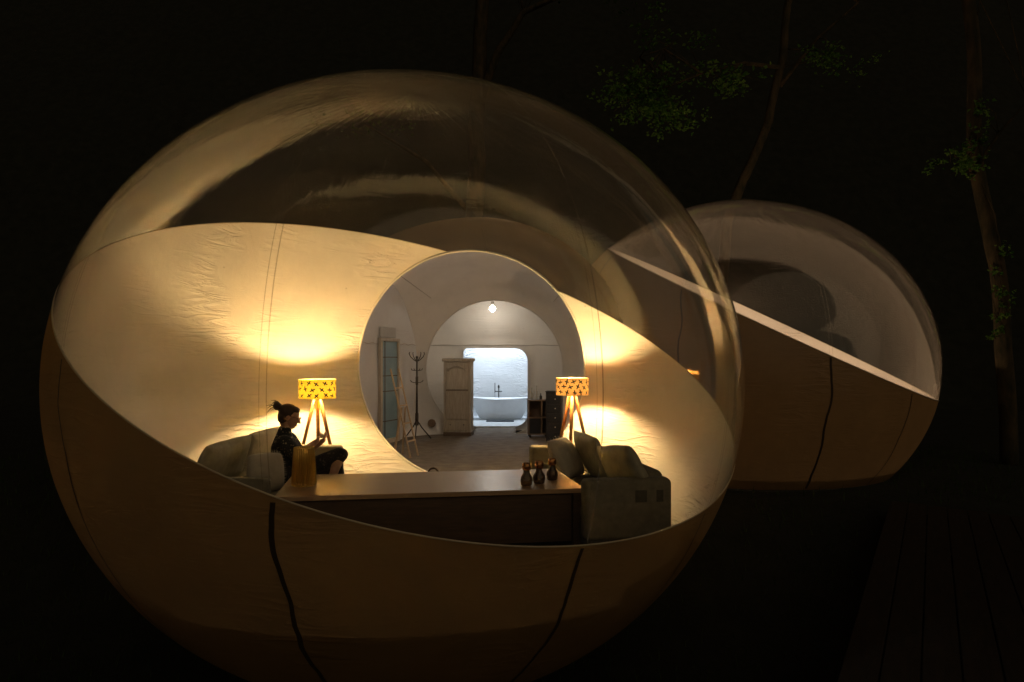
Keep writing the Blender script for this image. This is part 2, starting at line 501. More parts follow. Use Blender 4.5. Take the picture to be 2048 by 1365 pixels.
def add_box(bm, c, s, rot=None, bev=0.0, seg=2):
    t = bmesh.ops.create_cube(bm, size=1.0)['verts']
    for v in t:
        v.co = Vector((v.co.x * s[0], v.co.y * s[1], v.co.z * s[2]))
    if bev > 0:
        es = list({e for v in t for e in v.link_edges})
        r = bmesh.ops.bevel(bm, geom=es, offset=bev, segments=seg, affect='EDGES', profile=0.5)
        t = list({v for f in r['faces'] for v in f.verts} | {v for v in t if v.is_valid})
    mtx = Matrix.Translation(Vector(c)) @ (rot.to_matrix().to_4x4() if rot is not None else Matrix())
    # bevel may leave original faces: gather the whole island
    isl, stack = set(t), list(t)
    while stack:
        v = stack.pop()
        for e in v.link_edges:
            w = e.other_vert(v)
            if w not in isl:
                isl.add(w)
                stack.append(w)
    bmesh.ops.transform(bm, matrix=mtx, verts=list(isl))

def box(name, c, s, m, parent=None, rot=None, bev=0.0, seg=2, smooth=False):
    bm = bmesh.new()
    add_box(bm, c, s, rot, bev, seg)
    return bmobj(name, bm, m, parent, smooth)

def add_tube(bm, pts, rad, n=8, cap=True):
    pts = [Vector(p) for p in pts]
    if not isinstance(rad, (list, tuple)):
        rad = [rad] * len(pts)
    rings = []
    up = Vector((0, 0, 1))
    prev = None
    for i, p in enumerate(pts):
        t = (pts[min(i + 1, len(pts) - 1)] - pts[max(i - 1, 0)]).normalized()
        if prev is None:
            a = t.cross(up)
            if a.length < 1e-3:
                a = t.cross(Vector((1, 0, 0)))
        else:
            a = prev - t * prev.dot(t)
        a.normalize()
        prev = a
        b = t.cross(a).normalized()
        rings.append([bm.verts.new(p + (a * math.cos(k * 2 * PI / n) + b * math.sin(k * 2 * PI / n)) * rad[i]) for k in range(n)])
    for i in range(len(rings) - 1):
        for k in range(n):
            bm.faces.new((rings[i][k], rings[i][(k + 1) % n], rings[i + 1][(k + 1) % n], rings[i + 1][k]))
    if cap:
        bm.faces.new(rings[0][::-1])
        bm.faces.new(rings[-1])

def tube(name, pts, rad, m, parent=None, n=8, cap=True):
    bm = bmesh.new()
    add_tube(bm, pts, rad, n, cap)
    bmesh.ops.recalc_face_normals(bm, faces=bm.faces)
    return bmobj(name, bm, m, parent, True)

def lathe(name, prof, m, parent=None, n=32, c=(0, 0, 0), ribs=0, amp=0.0, smooth=True):
    v, f = [], []
    for (r, z) in prof:
        for k in range(n):
            a = 2 * PI * k / n
            rr = r * (1 + amp * math.cos(ribs * a)) if ribs else r
            v.append((c[0] + rr * math.cos(a), c[1] + rr * math.sin(a), c[2] + z))
    for i in range(len(prof) - 1):
        for k in range(n):
            f.append((i * n + k, i * n + (k + 1) % n, (i + 1) * n + (k + 1) % n, (i + 1) * n + k))
    return pyobj(name, v, f, m, parent, smooth)

def sph(name, c, r, m, parent=None, sub=2):
    bm = bmesh.new()
    bmesh.ops.create_icosphere(bm, subdivisions=sub, radius=1.0)
    rr = r if isinstance(r, (tuple, list)) else (r, r, r)
    for v in bm.verts:
        v.co = Vector((v.co.x * rr[0] + c[0], v.co.y * rr[1] + c[1], v.co.z * rr[2] + c[2]))
    return bmobj(name, bm, m, parent, True)

def pillow(name, w, h, t, m, parent, loc, rot, seed=0, n=26, crease=0.010, pull=0.04):
    """A stuffed cushion standing in local XZ, thickness along Y."""
    v, f = [], []
    for side in (1, -1):
        base = len(v)
        for i in range(n + 1):
            for j in range(n + 1):
                a, b = 2 * i / n - 1, 2 * j / n - 1
                e = max(0.0, (1 - abs(a) ** 5.0)) ** 0.5 * max(0.0, (1 - abs(b) ** 4.0)) ** 0.5 * (1 - 0.16 * (a * a + b * b))
                x = a * w / 2 * (1 - 0.07 * (1 - abs(b)) * 0 + 0.05 * abs(b) ** 3 - 0.05)
                z = b * h / 2 * (1 + 0.05 * abs(a) ** 3 - 0.05)
                q = noise.noise(Vector((a * 1.4 + seed * 1.7 + 0.37, b * 1.4 + 0.61, side * 3.3)))
                q2 = noise.noise(Vector((a * 2.6 + seed * 3.37 + 0.41, b * 2.6 + 0.23, side * 7.3)))
                y = side * (e * t / 2 * (1 + 0.18 * q) - crease * q2 * e + 0.004)
                kk = 1 - pull * (abs(a) * abs(b)) ** 2.5
                v.append((x * kk, y, z * kk))
        for i in range(n):
            for j in range(n):
                q = (base + i * (n + 1) + j, base + (i + 1) * (n + 1) + j, base + (i + 1) * (n + 1) + j + 1, base + i * (n + 1) + j + 1)
                f.append(q if side < 0 else q[::-1])
    b0, b1 = 0, (n + 1) ** 2
    ed = [(i, 0) for i in range(n)] + [(n, j) for j in range(n)] + [(n - i, n) for i in range(n)] + [(0, n - j) for j in range(n)]
    for k in range(len(ed)):
        p, q = ed[k], ed[(k + 1) % len(ed)]
        i0, i1 = p[0] * (n + 1) + p[1], q[0] * (n + 1) + q[1]
        f.append((b0 + i0, b0 + i1, b1 + i1, b1 + i0))
    o = pyobj(name, v, f, m, parent, True)
    o.location = loc
    o.rotation_euler = rot
    return o

# ------------------------------------------------------------------ terrain
def ground_z(x, y):
    t = max(0.0, min(1.0, (y - 7.0) / 3.0))
    s = t * t * (3 - 2 * t)
    z = -1.34 + 1.16 * s
    if y > 26:
        z += min(46.0, (y - 26) * 1.25) * min(1.0, (y - 26) / 8.0) + 1.2 * noise.noise(Vector((x * 0.15, y * 0.15, 7.0)))
    d = math.hypot(x - 3.67, y - 12.4)
    z += 0.05 * noise.noise(Vector((x * 0.6, y * 0.6, 0))) * min(1, max(0, d - 2.6))
    return z

v, f = [], []
xs = [-300, -150, -80, -45] + [-30 + 0.75 * i for i in range(81)] + [45, 80, 150, 300]
ys = [-200, -90, -40, -20] + [-10 + 0.75 * i for i in range(61)] + [38, 41, 44, 48, 52, 57, 62, 70, 80, 130, 220, 400]
for y in ys:
    for x in xs:
        v.append((x, y, ground_z(x, y)))
nx = len(xs)
for j in range(len(ys) - 1):
    for i in range(nx - 1):
        f.append((j * nx + i, j * nx + i + 1, (j + 1) * nx + i + 1, (j + 1) * nx + i))
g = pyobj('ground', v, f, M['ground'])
g['kind'] = 'structure'

# ------------------------------------------------------------------ the two bubbles
def ell(C, Rh, Rv, u):
    return Vector((C[0] + Rh * u[0], C[1] + Rh * u[1], C[2] + Rv * u[2]))

class Bubble:
    def __init__(s, C, Rh, Rv, n, p, hole_c, hole_a, hole_r, base_z):
        s.C, s.Rh, s.Rv = Vector(C), Rh, Rv
        s.n, s.p = Vector(n).normalized(), Vector(p)
        s.hc, s.ha, s.hr = Vector(hole_c), Vector(hole_a).normalized(), hole_r
        s.base_z = base_z

    def unit(s, P):
        d = P - s.C
        return Vector((d.x / s.Rh, d.y / s.Rh, d.z / s.Rv))

    def ring(s, N):
        """Where the passage tube (a cylinder) meets the bubble."""
        e1 = s.ha.cross(Vector((0, 0, 1))).normalized()
        e2 = Vector((0, 0, 1))
        out = []
        for k in range(N):
            a = 2 * PI * k / N
            P0 = s.hc + (e1 * math.cos(a) + e2 * math.sin(a)) * s.hr
            lo, hi = -4.0, 4.0
            # far crossing along +ha
            A, B = s.unit(P0), Vector((s.ha.x / s.Rh, s.ha.y / s.Rh, s.ha.z / s.Rv))
            qa, qb, qc = B.dot(B), A.dot(B), A.dot(A) - 1
            t = (-qb + math.sqrt(max(0, qb * qb - qa * qc))) / qa
            out.append(P0 + s.ha * t)
        return out

    def shells(s, N=192, T=120):
        rg = [s.unit(P) for P in s.ring(N)]
        pole = Vector((0, 0, 0))
        for u in rg:
            pole += u
        pole.normalize()
        end = -pole
        v, f = [], []
        for i in range(T):
            q = i / T
            for k in range(N):
                a = rg[k].normalized()
                om = a.angle(end)
                w = (a * math.sin((1 - q) * om) + end * math.sin(q * om)) / math.sin(om)
                v.append(ell((0, 0, 0), s.Rh, s.Rv, w))
        v.append(ell((0, 0, 0), s.Rh, s.Rv, end))
        for i in range(T - 1):
            for k in range(N):
                f.append((i * N + k, i * N + (k + 1) % N, (i + 1) * N + (k + 1) % N, (i + 1) * N + k))
        for k in range(N):
            f.append(((T - 1) * N + k, (T - 1) * N + (k + 1) % N, T * N))
        res = []
        for keep_low in (True, False):
            bm = bmesh.new()
            bv = [bm.verts.new(x) for x in v]
            for q in f:
                bm.faces.new([bv[i] for i in q])
            bmesh.ops.bisect_plane(bm, geom=bm.verts[:] + bm.edges[:] + bm.faces[:], plane_co=s.p - s.C, plane_no=s.n,
                                   clear_outer=keep_low, clear_inner=not keep_low)
            if keep_low and s.base_z is not None:
                bmesh.ops.bisect_plane(bm, geom=bm.verts[:] + bm.edges[:] + bm.faces[:], plane_co=(0, 0, s.base_z - s.C.z), plane_no=(0, 0, -1), clear_outer=True)
            bmesh.ops.recalc_face_normals(bm, faces=bm.faces)
            # outward normals
            bm.faces.ensure_lookup_table()
            if bm.faces[0].normal.dot(bm.faces[0].calc_center_median()) < 0:
                bmesh.ops.reverse_faces(bm, faces=bm.faces)
            res.append(bm)
        return res

    def in_hole(s, P):
        d = P - s.hc
        t = d.dot(s.ha)
        return (t > -1.0 and (d - s.ha * t).length < s.hr + 0.01) or (s is B2 and in_lobby(P))

    def meridian(s, az, lo, hi, n=160, off=0.0):
        pts = []
        for i in range(n + 1):
            e = lo + (hi - lo) * i / n
            u = Vector((math.cos(e) * math.cos(az), math.cos(e) * math.sin(az), math.sin(e)))
            P = ell(s.C, s.Rh, s.Rv, u)
            nn = Vector((u.x / s.Rh, u.y / s.Rh, u.z / s.Rv)).normalized()
            pts.append((P + nn * off, nn, Vector((-math.sin(az), math.cos(az), 0))))
        return pts

    def ribbon(s, name, az, width, m, parent, low, off, shift=0.0, wob=0.0, seed=0):
        """Seam tape along one gore line, on the fabric (low) or on the film."""
        run, runs = [], []
        for (P, nn, t) in s.meridian(R(az), R(-80), R(80), 200, off):
            side = (P - s.p).dot(s.n)
            ok = (side < -0.01 if low else side > 0.01) and not s.in_hole(P) and (s.base_z is None or P.z > s.base_z + 0.01)
            if ok:
                run.append((P, t))
            elif run:
                runs.append(run)
                run = []
        if run:
            runs.append(run)
        for r in runs:
            vv, ff = [], []
            for i, (P, t) in enumerate(r):
                w = width * (1 + 0.25 * noise.noise(Vector((P.z * 3, az, 0))))
                j = wob * (noise.noise(Vector((P.z * 2.2, az * 0.3, 4.0))) + 0.16 * noise.noise(Vector((P.z * 11.0, az * 0.3, 9.0))))
                vv += [P + t * (shift + j - w / 2) - s.C, P + t * (shift + j + w / 2) - s.C]
            for i in range(len(r) - 1):
                ff.append((2 * i, 2 * i + 1, 2 * i + 3, 2 * i + 2))
            if len(ff) > 2:
                pyobj(name, vv, ff, m, parent, True)

    def rim_points(s, N=360):
        S = Vector((s.Rh * s.n.x, s.Rh * s.n.y, s.Rv * s.n.z))
        d = (s.p - s.C).dot(s.n)
        L = S.length
        un, dd = S / L, d / L
        e1 = un.cross(Vector((0, 1, 0))).normalized()
        e2 = un.cross(e1)
        rr = math.sqrt(1 - dd * dd)
        return [ell(s.C, s.Rh, s.Rv, un * dd + (e1 * math.cos(2 * PI * k / N) + e2 * math.sin(2 * PI * k / N)) * rr) for k in range(N + 1)]

HOLE_C = Vector((-0.55, 9.7, 1.485))
HOLE_A = Vector((0.06, 1.0, 0.0))
B1 = Bubble((-0.93, 7.1, 1.365), 3.0, 2.74, (0.285, -0.3768, 0.8814), (-0.763, 6.375, 1.582), HOLE_C, HOLE_A, 1.48, -1.36)
B2 = Bubble((3.67, 12.4, 1.50), 3.0, 2.651, (0.4027, -0.2083, 0.8913), (3.82, 12.47, 2.426), (1.25, 12.6, 1.35), (-1.0, 0.05, 0.0), 1.40, -0.17)

def lobby_centre(P):
    q = (P.y - 9.7) / 6.2
    return Vector((HOLE_C.x + (-0.37 - HOLE_C.x) * q, P.y, HOLE_C.z + (1.38 - HOLE_C.z) * q))

def lobby_level(P):
    q = (P.y - 9.7) / 6.2
    if not 0.02 < q < 0.98:
        return 9.0
    b = max(0.0, math.sin(PI * q)) ** 0.42
    c = lobby_centre(P)
    return math.sqrt(((P.x - c.x) / (1.47 + b * 0.94)) ** 2 + ((P.z - c.z) / (1.47 + b * 0.86)) ** 2)

def in_lobby(P):
    return lobby_level(P) < 0.995

def build_tent(B, label, fab, film, gores, extra, trim_r):
    t = thing('bubble_tent', label, 'bubble tent', B.C)
    lo, hi = B.shells()
    if B is B2:
        for q in (lo, hi):
            bmesh.ops.delete(q, geom=[x for x in q.faces if in_lobby(x.calc_center_median() + B.C)], context='FACES')
            for w in q.verts:
                P = w.co + B.C
                if w.is_boundary and 9.9 < P.y < 15.7 and P.x < 2.6:
                    k = lobby_level(P)
                    if 0.85 < k < 1.15:
                        c = lobby_centre(P)
                        w.co = Vector((c.x + (P.x - c.x) / k, P.y, c.z + (P.z - c.z) / k)) - B.C
    bmobj('fabric_shell', lo, fab, t, True)
    bmobj('clear_canopy', hi, film, t, True)
    # seams
    for a in gores:
        w = extra.get(a, 0.022)
        B.ribbon('fabric_seam', a, w, M['seam'], t, True, 0.004, 0.0, 0.05)
        B.ribbon('canopy_seam', a, 0.010 if a == -61 else 0.007, M['weld_glint'] if a == -61 else M['weld'], t, False, 0.003, 0.022)
        B.ribbon('canopy_seam', a, 0.005, M['weld'], t, False, 0.003, -0.022)
    # rim welt where film meets fabric
    pts, run = B.rim_points(), []
    runs = []
    for P in pts:
        if not B.in_hole(P):
            run.append(P - B.C)
        elif run:
            runs.append(run)
            run = []
    if run:
        runs.append(run)
    bm = bmesh.new()
    for r in runs:
        if len(r) > 2:
            add_tube(bm, r, trim_r, 6)
    bmobj('rim_welt', bm, M['trim'], t, True)
    # apex patch of doubled film
    vv, ff = [], []
    for i in range(7):
        for k in range(40):
            e = 0.035 * i + 0.002 * math.sin(k * 5 + i)
            u = Vector((math.sin(e) * math.cos(2 * PI * k / 40), math.sin(e) * math.sin(2 * PI * k / 40), math.cos(e)))
            vv.append(ell((0, 0, 0), B.Rh, B.Rv, u) + Vector((0, 0, 0.006)))
    for i in range(6):
        for k in range(40):
            ff.append((i * 40 + k, i * 40 + (k + 1) % 40, (i + 1) * 40 + (k + 1) % 40, (i + 1) * 40 + k))
    pyobj('apex_patch', vv, ff, M['weld'], t)
    return t

tent = build_tent(B1, 'large glowing bubble tent with a woman sitting inside', M['fabric1'], M['film1'], GORES1,
                  {-98.5: 0.032, -61: 0.026, -132: 0.018, -34: 0.014}, 0.006)
tent2 = build_tent(B2, 'smaller looking dim bubble tent behind to the right, no lamps in view', M['fabric2'], M['film2'], GORES2,
                   {-83.5: 0.03, -57: 0.02}, 0.007)
tent['group'] = tent2['group'] = 'transparent bubble tents'

def disc(name, c, r, m, parent=None, n=72, th=0.06):
    bm = bmesh.new()
    bmesh.ops.create_cone(bm, cap_ends=True, segments=n, radius1=r, radius2=r, depth=th)
    bmesh.ops.translate(bm, verts=bm.verts, vec=(c[0], c[1], c[2] - th / 2))
    return bmobj(name, bm, m, parent)

disc('floor', (0, 0, -1.365), 3.0 * math.sqrt(1 - (1.365 / 2.74) ** 2) - 0.26, M['floor_in'], tent)
disc('floor', (0, 0, -1.50), 3.0 * math.sqrt(1 - (1.5 / 2.651) ** 2) - 0.16, M['floor_in'], tent2)

# ------------------------------------------------------------------ lobby dome between the rooms
R2C = Vector((-0.37, 15.9, 1.38))
R2R = 1.46
NL = 192
ring1 = B1.ring(NL)
lob = thing('lobby_dome', 'pale fabric lobby dome seen through the round opening, dark roof behind', 'tent')
v, f = [], []
U = 48
def lobby_pt(q, k):
    a = 2 * PI * k / NL
    ca, sa = math.cos(a), math.sin(a)
    b = max(0.0, math.sin(PI * q)) ** 0.42
    cx = HOLE_C.x + (R2C.x - HOLE_C.x) * q
    cyy = ring1[k].y + (R2C.y - ring1[k].y) * q
    cz = HOLE_C.z + (R2C.z - HOLE_C.z) * q
    r0 = 1.48 + (R2R - 1.48) * q
    rx = r0 + b * ((1.52 if ca < 0 else 0.94))
    rz = r0 + b * 0.86
    return Vector((cx + rx * ca, cyy, cz + rz * sa))
for i in range(U + 1):
    # denser near both ends, where the vault turns fastest
    q = 0.5 - 0.5 * math.cos(PI * i / U)
    for k in range(NL):
        v.append(ring1[k] if i == 0 else lobby_pt(q, k))
for i in range(U):
    for k in range(NL):
        f.append((i * NL + k, i * NL + (k + 1) % NL, (i + 1) * NL + (k + 1) % NL, (i + 1) * NL + k))
bm = bmesh.new()
bv = [bm.verts.new(x) for x in v]
for q in f:
    bm.faces.new([bv[i] for i in q])
bmesh.ops.bisect_plane(bm, geom=bm.verts[:] + bm.edges[:] + bm.faces[:], plane_co=(0, 0, -0.16), plane_no=(0, 0, -1), clear_outer=True)
# passage to the second tent on the right
ax = [x for x in bm.faces if B2.unit(x.calc_center_median()).length < 0.995 and x.calc_center_median().z > 0]
bmesh.ops.delete(bm, geom=ax, context='FACES')
for w in bm.verts:
    if w.is_boundary and w.co.x > 0.7 and 10.2 < w.co.y < 15.4:
        uu = B2.unit(w.co)
        if w.co.z > 0.02 and 0.9 < uu.length < 1.1:
            w.co = B2.C + (w.co - B2.C) / uu.length
bmesh.ops.recalc_face_normals(bm, faces=bm.faces)
bm.faces.ensure_lookup_table()
if sum(q.normal.dot(q.calc_center_median() - Vector((-0.46, 12.8, 1.4))) for q in bm.faces) < 0:
    bmesh.ops.reverse_faces(bm, faces=bm.faces)
bmobj('fabric_shell', bm, M['lobby'], lob, True)

# lobby floor
v, f = [], []
for i in range(41):
    q = i / 40
    y = 9.3 + (17.28 - 9.3) * q
    qq = max(0.0, min(1.0, (y - 9.7) / 6.2))
    b = max(0.0, math.sin(PI * qq)) ** 0.42
    cx = HOLE_C.x + (R2C.x - HOLE_C.x) * qq
    r0 = 1.47
    rz = r0 + b * 0.86
    k = math.sqrt(max(0.02, 1 - (1.42 / rz) ** 2))
    v += [(cx - max(0.45, (r0 + 1.52 * b) * k), y, 0.0), (cx + max(0.45, (r0 + 0.94 * b) * k), y, 0.0)]
for i in range(40):
    f.append((2 * i, 2 * i + 1, 2 * i + 3, 2 * i + 2))
pyobj('floor', [(a, b2, c + 0.004) for a, b2, c in v], f, M['floor_lobby'], lob)

# flat fabric side wall with its arched edge
wo, wd = Vector((-2.26, 14.5, 0)), Vector((0.331, 0.9437, 0)).normalized()
def arch(s):
    t = 1 - ((s + 1.08) / 2.0) ** 2
    return 1.4 + 1.9 * math.sqrt(max(0.0, t)), 1.4 - 1.9 * math.sqrt(max(0.0, t))
prof_hi, prof_lo = [], []
SS = [-1.35 + (0.92 + 1.35) * (1 - (1 - i / 60) ** 2) for i in range(61)]
v, f = [], []
for s in SS:
    hi, lo = arch(s)
    P = wo + wd * s
    for j in range(25):
        z = max(0.0, lo) + (hi - max(0.0, lo)) * j / 24
        nn = 0.02 * noise.noise(Vector((s * 1.4, z * 1.4, 2.0)))
        v.append((P.x + nn * 0.94, P.y - nn * 0.33, z))
for i in range(60):
    for j in range(24):
        f.append((i * 25 + j, (i + 1) * 25 + j, (i + 1) * 25 + j + 1, i * 25 + j + 1))
pyobj('side_wall', v, f, M['sidewall2'], lob)
# the return from the arched edge back to the vault
nrm = Vector((-0.9437, 0.331, 0))
edge = [(s, arch(s)[0]) for s in SS] + [(s, arch(s)[1]) for s in reversed(SS) if arch(s)[1] > 0]
v, f = [], []
for s, z in edge:
    P = wo + wd * s
    v += [(P.x, P.y, z), (P.x + nrm.x * 0.45, P.y + nrm.y * 0.45, z)]
for i in range(len(edge) - 1):
    f.append((2 * i, 2 * i + 1, 2 * i + 3, 2 * i + 2))
pyobj('wall_return', v, f, M['lobby_plain'], lob)
def on_wall(s, z, off):
    P = wo + wd * s
    return Vector((P.x - nrm.x * off, P.y - nrm.y * off, z))
tube('wall_seam', [on_wall(-1.3 + 0.05 * i, 1.875 + 0.012 * math.sin(i), 0.022) for i in range(44)], 0.006, M['seam_in'], lob, 5)

# glazed door in the side wall
dw = Matrix.Translation(wo) @ Matrix(((wd.x, -nrm.x, 0, 0), (wd.y, -nrm.y, 0, 0), (0, 0, 1, 0), (0, 0, 0, 1)))
dr = bpy.data.objects.new('glazed_door', None)
COL.objects.link(dr)
dr.parent = lob
dr.matrix_local = dw
S0, S1, ZT = -0.66, 0.02, 1.92
bm = bmesh.new()
for c, s in (((S0, 0.05, ZT / 2), (0.06, 0.07, ZT)), ((S1, 0.05, ZT / 2), (0.06, 0.07, ZT)), (((S0 + S1) / 2, 0.05, ZT + 0.03), (S1 - S0 + 0.06, 0.07, 0.06)), (((S0 + S1) / 2, 0.05, 0.04), (S1 - S0 - 0.06, 0.06, 0.08))):
    add_box(bm, c, s, bev=0.006)
bmobj('door_frame', bm, M['old_wood'], dr)
zs = [0.08, 0.42, 0.98, 1.27, 1.62, ZT]
xm = [S0 + 0.03, S0 + 0.16, S1 - 0.03]
for i in range(5):
    for j in range(2):
        a, b = xm[j] + 0.008, xm[j + 1] - 0.008
        z0, z1 = zs[i] + 0.008, zs[i + 1] - 0.008
        box('pane', ((a + b) / 2, 0.045, (z0 + z1) / 2), (b - a, 0.012, z1 - z0), M['door_glass'], dr)
bm = bmesh.new()
for z in zs[1:-1]:
    add_box(bm, ((xm[0] + xm[2]) / 2, 0.048, z), (xm[2] - xm[0], 0.022, 0.016))
add_box(bm, (xm[1], 0.0485, 1.0), (0.016, 0.024, 1.84))
bmobj('glazing_bar', bm, M['old_dark'], dr)
box('lintel_flap', ((S0 + S1) / 2 - 0.02, 0.03, ZT + 0.17), (0.60, 0.02, 0.19), M['flap'], dr, bev=0.006)

# the ring lip round both openings
bm = bmesh.new()
add_tube(bm, [P + Vector((0, -0.004, 0)) for P in ring1] + [ring1[0]], 0.016, 6, False)
bmobj('opening_hem', bm, M['lobby_plain'], tent, True).location = -B1.C
bm = bmesh.new()
add_tube(bm, [Vector((R2C.x + (R2R - 0.01) * math.cos(2 * PI * k / 96), R2C.y, R2C.z + (R2R - 0.01) * math.sin(2 * PI * k / 96))) for k in range(97)], 0.012, 6, False)
bmobj('opening_hem', bm, M['lobby_plain'], lob, True)
# roof seam on the vault and the round vent cover
for k0 in (18, 26, 68):
    tube('vault_seam', [lobby_pt(0.05 + 0.9 * i / 40, k0) + (Vector((R2C.x, lobby_pt(0.5, k0).y, R2C.z)) - lobby_pt(0.5, k0)).normalized() * 0.012 for i in range(41)], 0.005, M['seam_in'], lob, 5)
bm = bmesh.new()
bmesh.ops.create_cone(bm, cap_ends=True, segments=28, radius1=0.085, radius2=0.075, depth=0.03, matrix=Matrix.Translation((-1.68, 15.70, 0.24)) @ Matrix.Rotation(R(90), 4, 'X'))
tag(bmobj('vent_cover', bm, M['vent']), 'round brown vent cover low on lobby wall left of the wardrobe', 'vent cover')

# ------------------------------------------------------------------ bath dome behind the second opening
bath = thing('bath_dome', 'rear fabric dome with the round cornered doorway into the bright bathroom', 'tent')
WALL_Y = 17.3
prof = [(15.9, 1.46), (15.97, 1.66), (16.1, 1.84), (16.4, 2.02), (17.0, 2.15), (18.0, 2.2), (19.0, 2.18), (19.8, 2.08), (20.4, 1.88), (20.8, 1.6), (21.05, 1.25), (21.2, 0.8), (21.28, 0.4), (21.3, 0.02)]
v, f = [], []
NB = 96
for (y, r) in prof:
    for k in range(NB):
        a = 2 * PI * k / NB
        v.append((R2C.x + r * math.cos(a), y, R2C.z + r * math.sin(a)))
for i in range(len(prof) - 1):
    for k in range(NB):
        f.append((i * NB + k, i * NB + (k + 1) % NB, (i + 1) * NB + (k + 1) % NB, (i + 1) * NB + k))
bm = bmesh.new()
bv = [bm.verts.new(x) for x in v]
for q in f:
    bm.faces.new([bv[i] for i in q])
bmesh.ops.bisect_plane(bm, geom=bm.verts[:] + bm.edges[:] + bm.faces[:], plane_co=(0, 0, -0.15), plane_no=(0, 0, -1), clear_outer=True)
bmesh.ops.recalc_face_normals(bm, faces=bm.faces)
if sum(q.normal.dot(q.calc_center_median() - Vector((-0.37, 18, 1.4))) for q in bm.faces) < 0:
    bmesh.ops.reverse_faces(bm, faces=bm.faces)
bmobj('fabric_shell', bm, M['lobby'], bath, True)
# partition with doorway
DX0, DX1, DZ0, DZ1, DR = -1.12, 0.36, 0.03, 1.83, 0.30
dc = Vector(((DX0 + DX1) / 2, 0, (DZ0 + DZ1) / 2))
def rr_ray(a):
    hx, hz = (DX1 - DX0) / 2, (DZ1 - DZ0) / 2
    c, s = math.cos(a), math.sin(a)
    lo, hi = 0.0, 3.0
    for _ in range(40):
        m_ = (lo + hi) / 2
        x, z = abs(c * m_), abs(s * m_)
        rad = 0.10 if (c < 0 and s > 0) else DR
        qx, qz = x - (hx - rad), z - (hz - rad)
        d = math.hypot(max(qx, 0), max(qz, 0)) + min(max(qx, qz), 0) - rad
        if d < 0:
            lo = m_
        else:
            hi = m_
    return lo
N = 160
v, f = [], []
RO = 2.155
for side in (0, 1):
    for k in range(N):
        a = 2 * PI * k / N
        d = Vector((math.cos(a), 0, math.sin(a)))
        ri = rr_ray(a) + 0.004 * noise.noise(Vector((k * 0.35, 0, 0)))
        o = dc - Vector((R2C.x, 0, R2C.z))
        b = o.dot(d)
        ro = -b + math.sqrt(b * b - o.dot(o) + RO * RO)
        for j in range(7):
            t = ri + (ro - ri) * j / 6
            P = dc + d * t
            wv = 0.012 * noise.noise(Vector((P.x * 2, P.z * 2, 5.0)))
            v.append((P.x, WALL_Y + side * 0.05 + wv, P.z))
W = 7
for side in (0, 1):
    for k in range(N):
        for j in range(6):
            q = [side * N * W + k * W + j, side * N * W + k * W + j + 1, side * N * W + ((k + 1) % N) * W + j + 1, side * N * W + ((k + 1) % N) * W + j]
            f.append(tuple(q if side else q[::-1]))
for k in range(N):
    f.append((k * W, ((k + 1) % N) * W, N * W + ((k + 1) % N) * W, N * W + k * W))
bm = bmesh.new()
bv = [bm.verts.new(x) for x in v]
for q in f:
    bm.faces.new([bv[i] for i in q])
bmesh.ops.bisect_plane(bm, geom=bm.verts[:] + bm.edges[:] + bm.faces[:], plane_co=(0, 0, -0.06), plane_no=(0, 0, -1), clear_outer=True)
bmobj('partition', bm, M['sidewall'], bath, True)
tube('wall_seam', [(R2C.x - 2.05 + 4.1 * i / 40, WALL_Y - 0.012 + 0.004 * math.sin(i * 0.7), 1.90 + 0.006 * math.sin(i * 0.9)) for i in range(41)], 0.007, M['seam_in'], bath, 5)
box('floor', (R2C.x, 19.2, -0.01), (3.4, 3.75, 0.03), M['floor_bath'], bath)
# rear lining of wrinkled fabric behind the tub
v, f = [], []
for i in range(41):
    a = R(-80 + 160 * i / 40)
    for j in range(22):
        z = 0.0 + 2.9 * j / 21
        r = 1.75 + 0.02 * noise.noise(Vector((a * 2, z * 4, 0)))
        v.append((R2C.x + r * math.sin(a), 18.95 + r * math.cos(a) * 0.98, z))
for i in range(40):
    for j in range(21):
        f.append((i * 22 + j, (i + 1) * 22 + j, (i + 1) * 22 + j + 1, i * 22 + j + 1))
lining = pyobj('wall_lining', [(a - R2C.x, b - 18.95, c) for a, b, c in v], f, M['bathfab'], bath)
lining.location = (R2C.x, 18.95, 0)

# ------------------------------------------------------------------ decking on the right
deck = thing('deck', 'dark timber decking of long boards running past the bubble on the right', 'deck', (1.75, 4.05, -0.15), -math.atan2(0.489, 0.872))
for i in range(24):
    ln = 8.6 - 0.10 * i
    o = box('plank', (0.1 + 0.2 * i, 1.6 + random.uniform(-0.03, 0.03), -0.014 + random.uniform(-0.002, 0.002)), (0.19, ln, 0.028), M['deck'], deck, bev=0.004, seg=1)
for k in range(5):
    box('joist', (2.4, -2.2 + 1.9 * k, -0.09), (4.8, 0.06, 0.12), M['deck'], deck)
for i in range(3):
    for k in range(3):
        box('deck_post', (0.3 + 2.1 * i, -2.2 + 3.8 * k, -0.70), (0.1, 0.1, 1.1), M['deck'], deck)

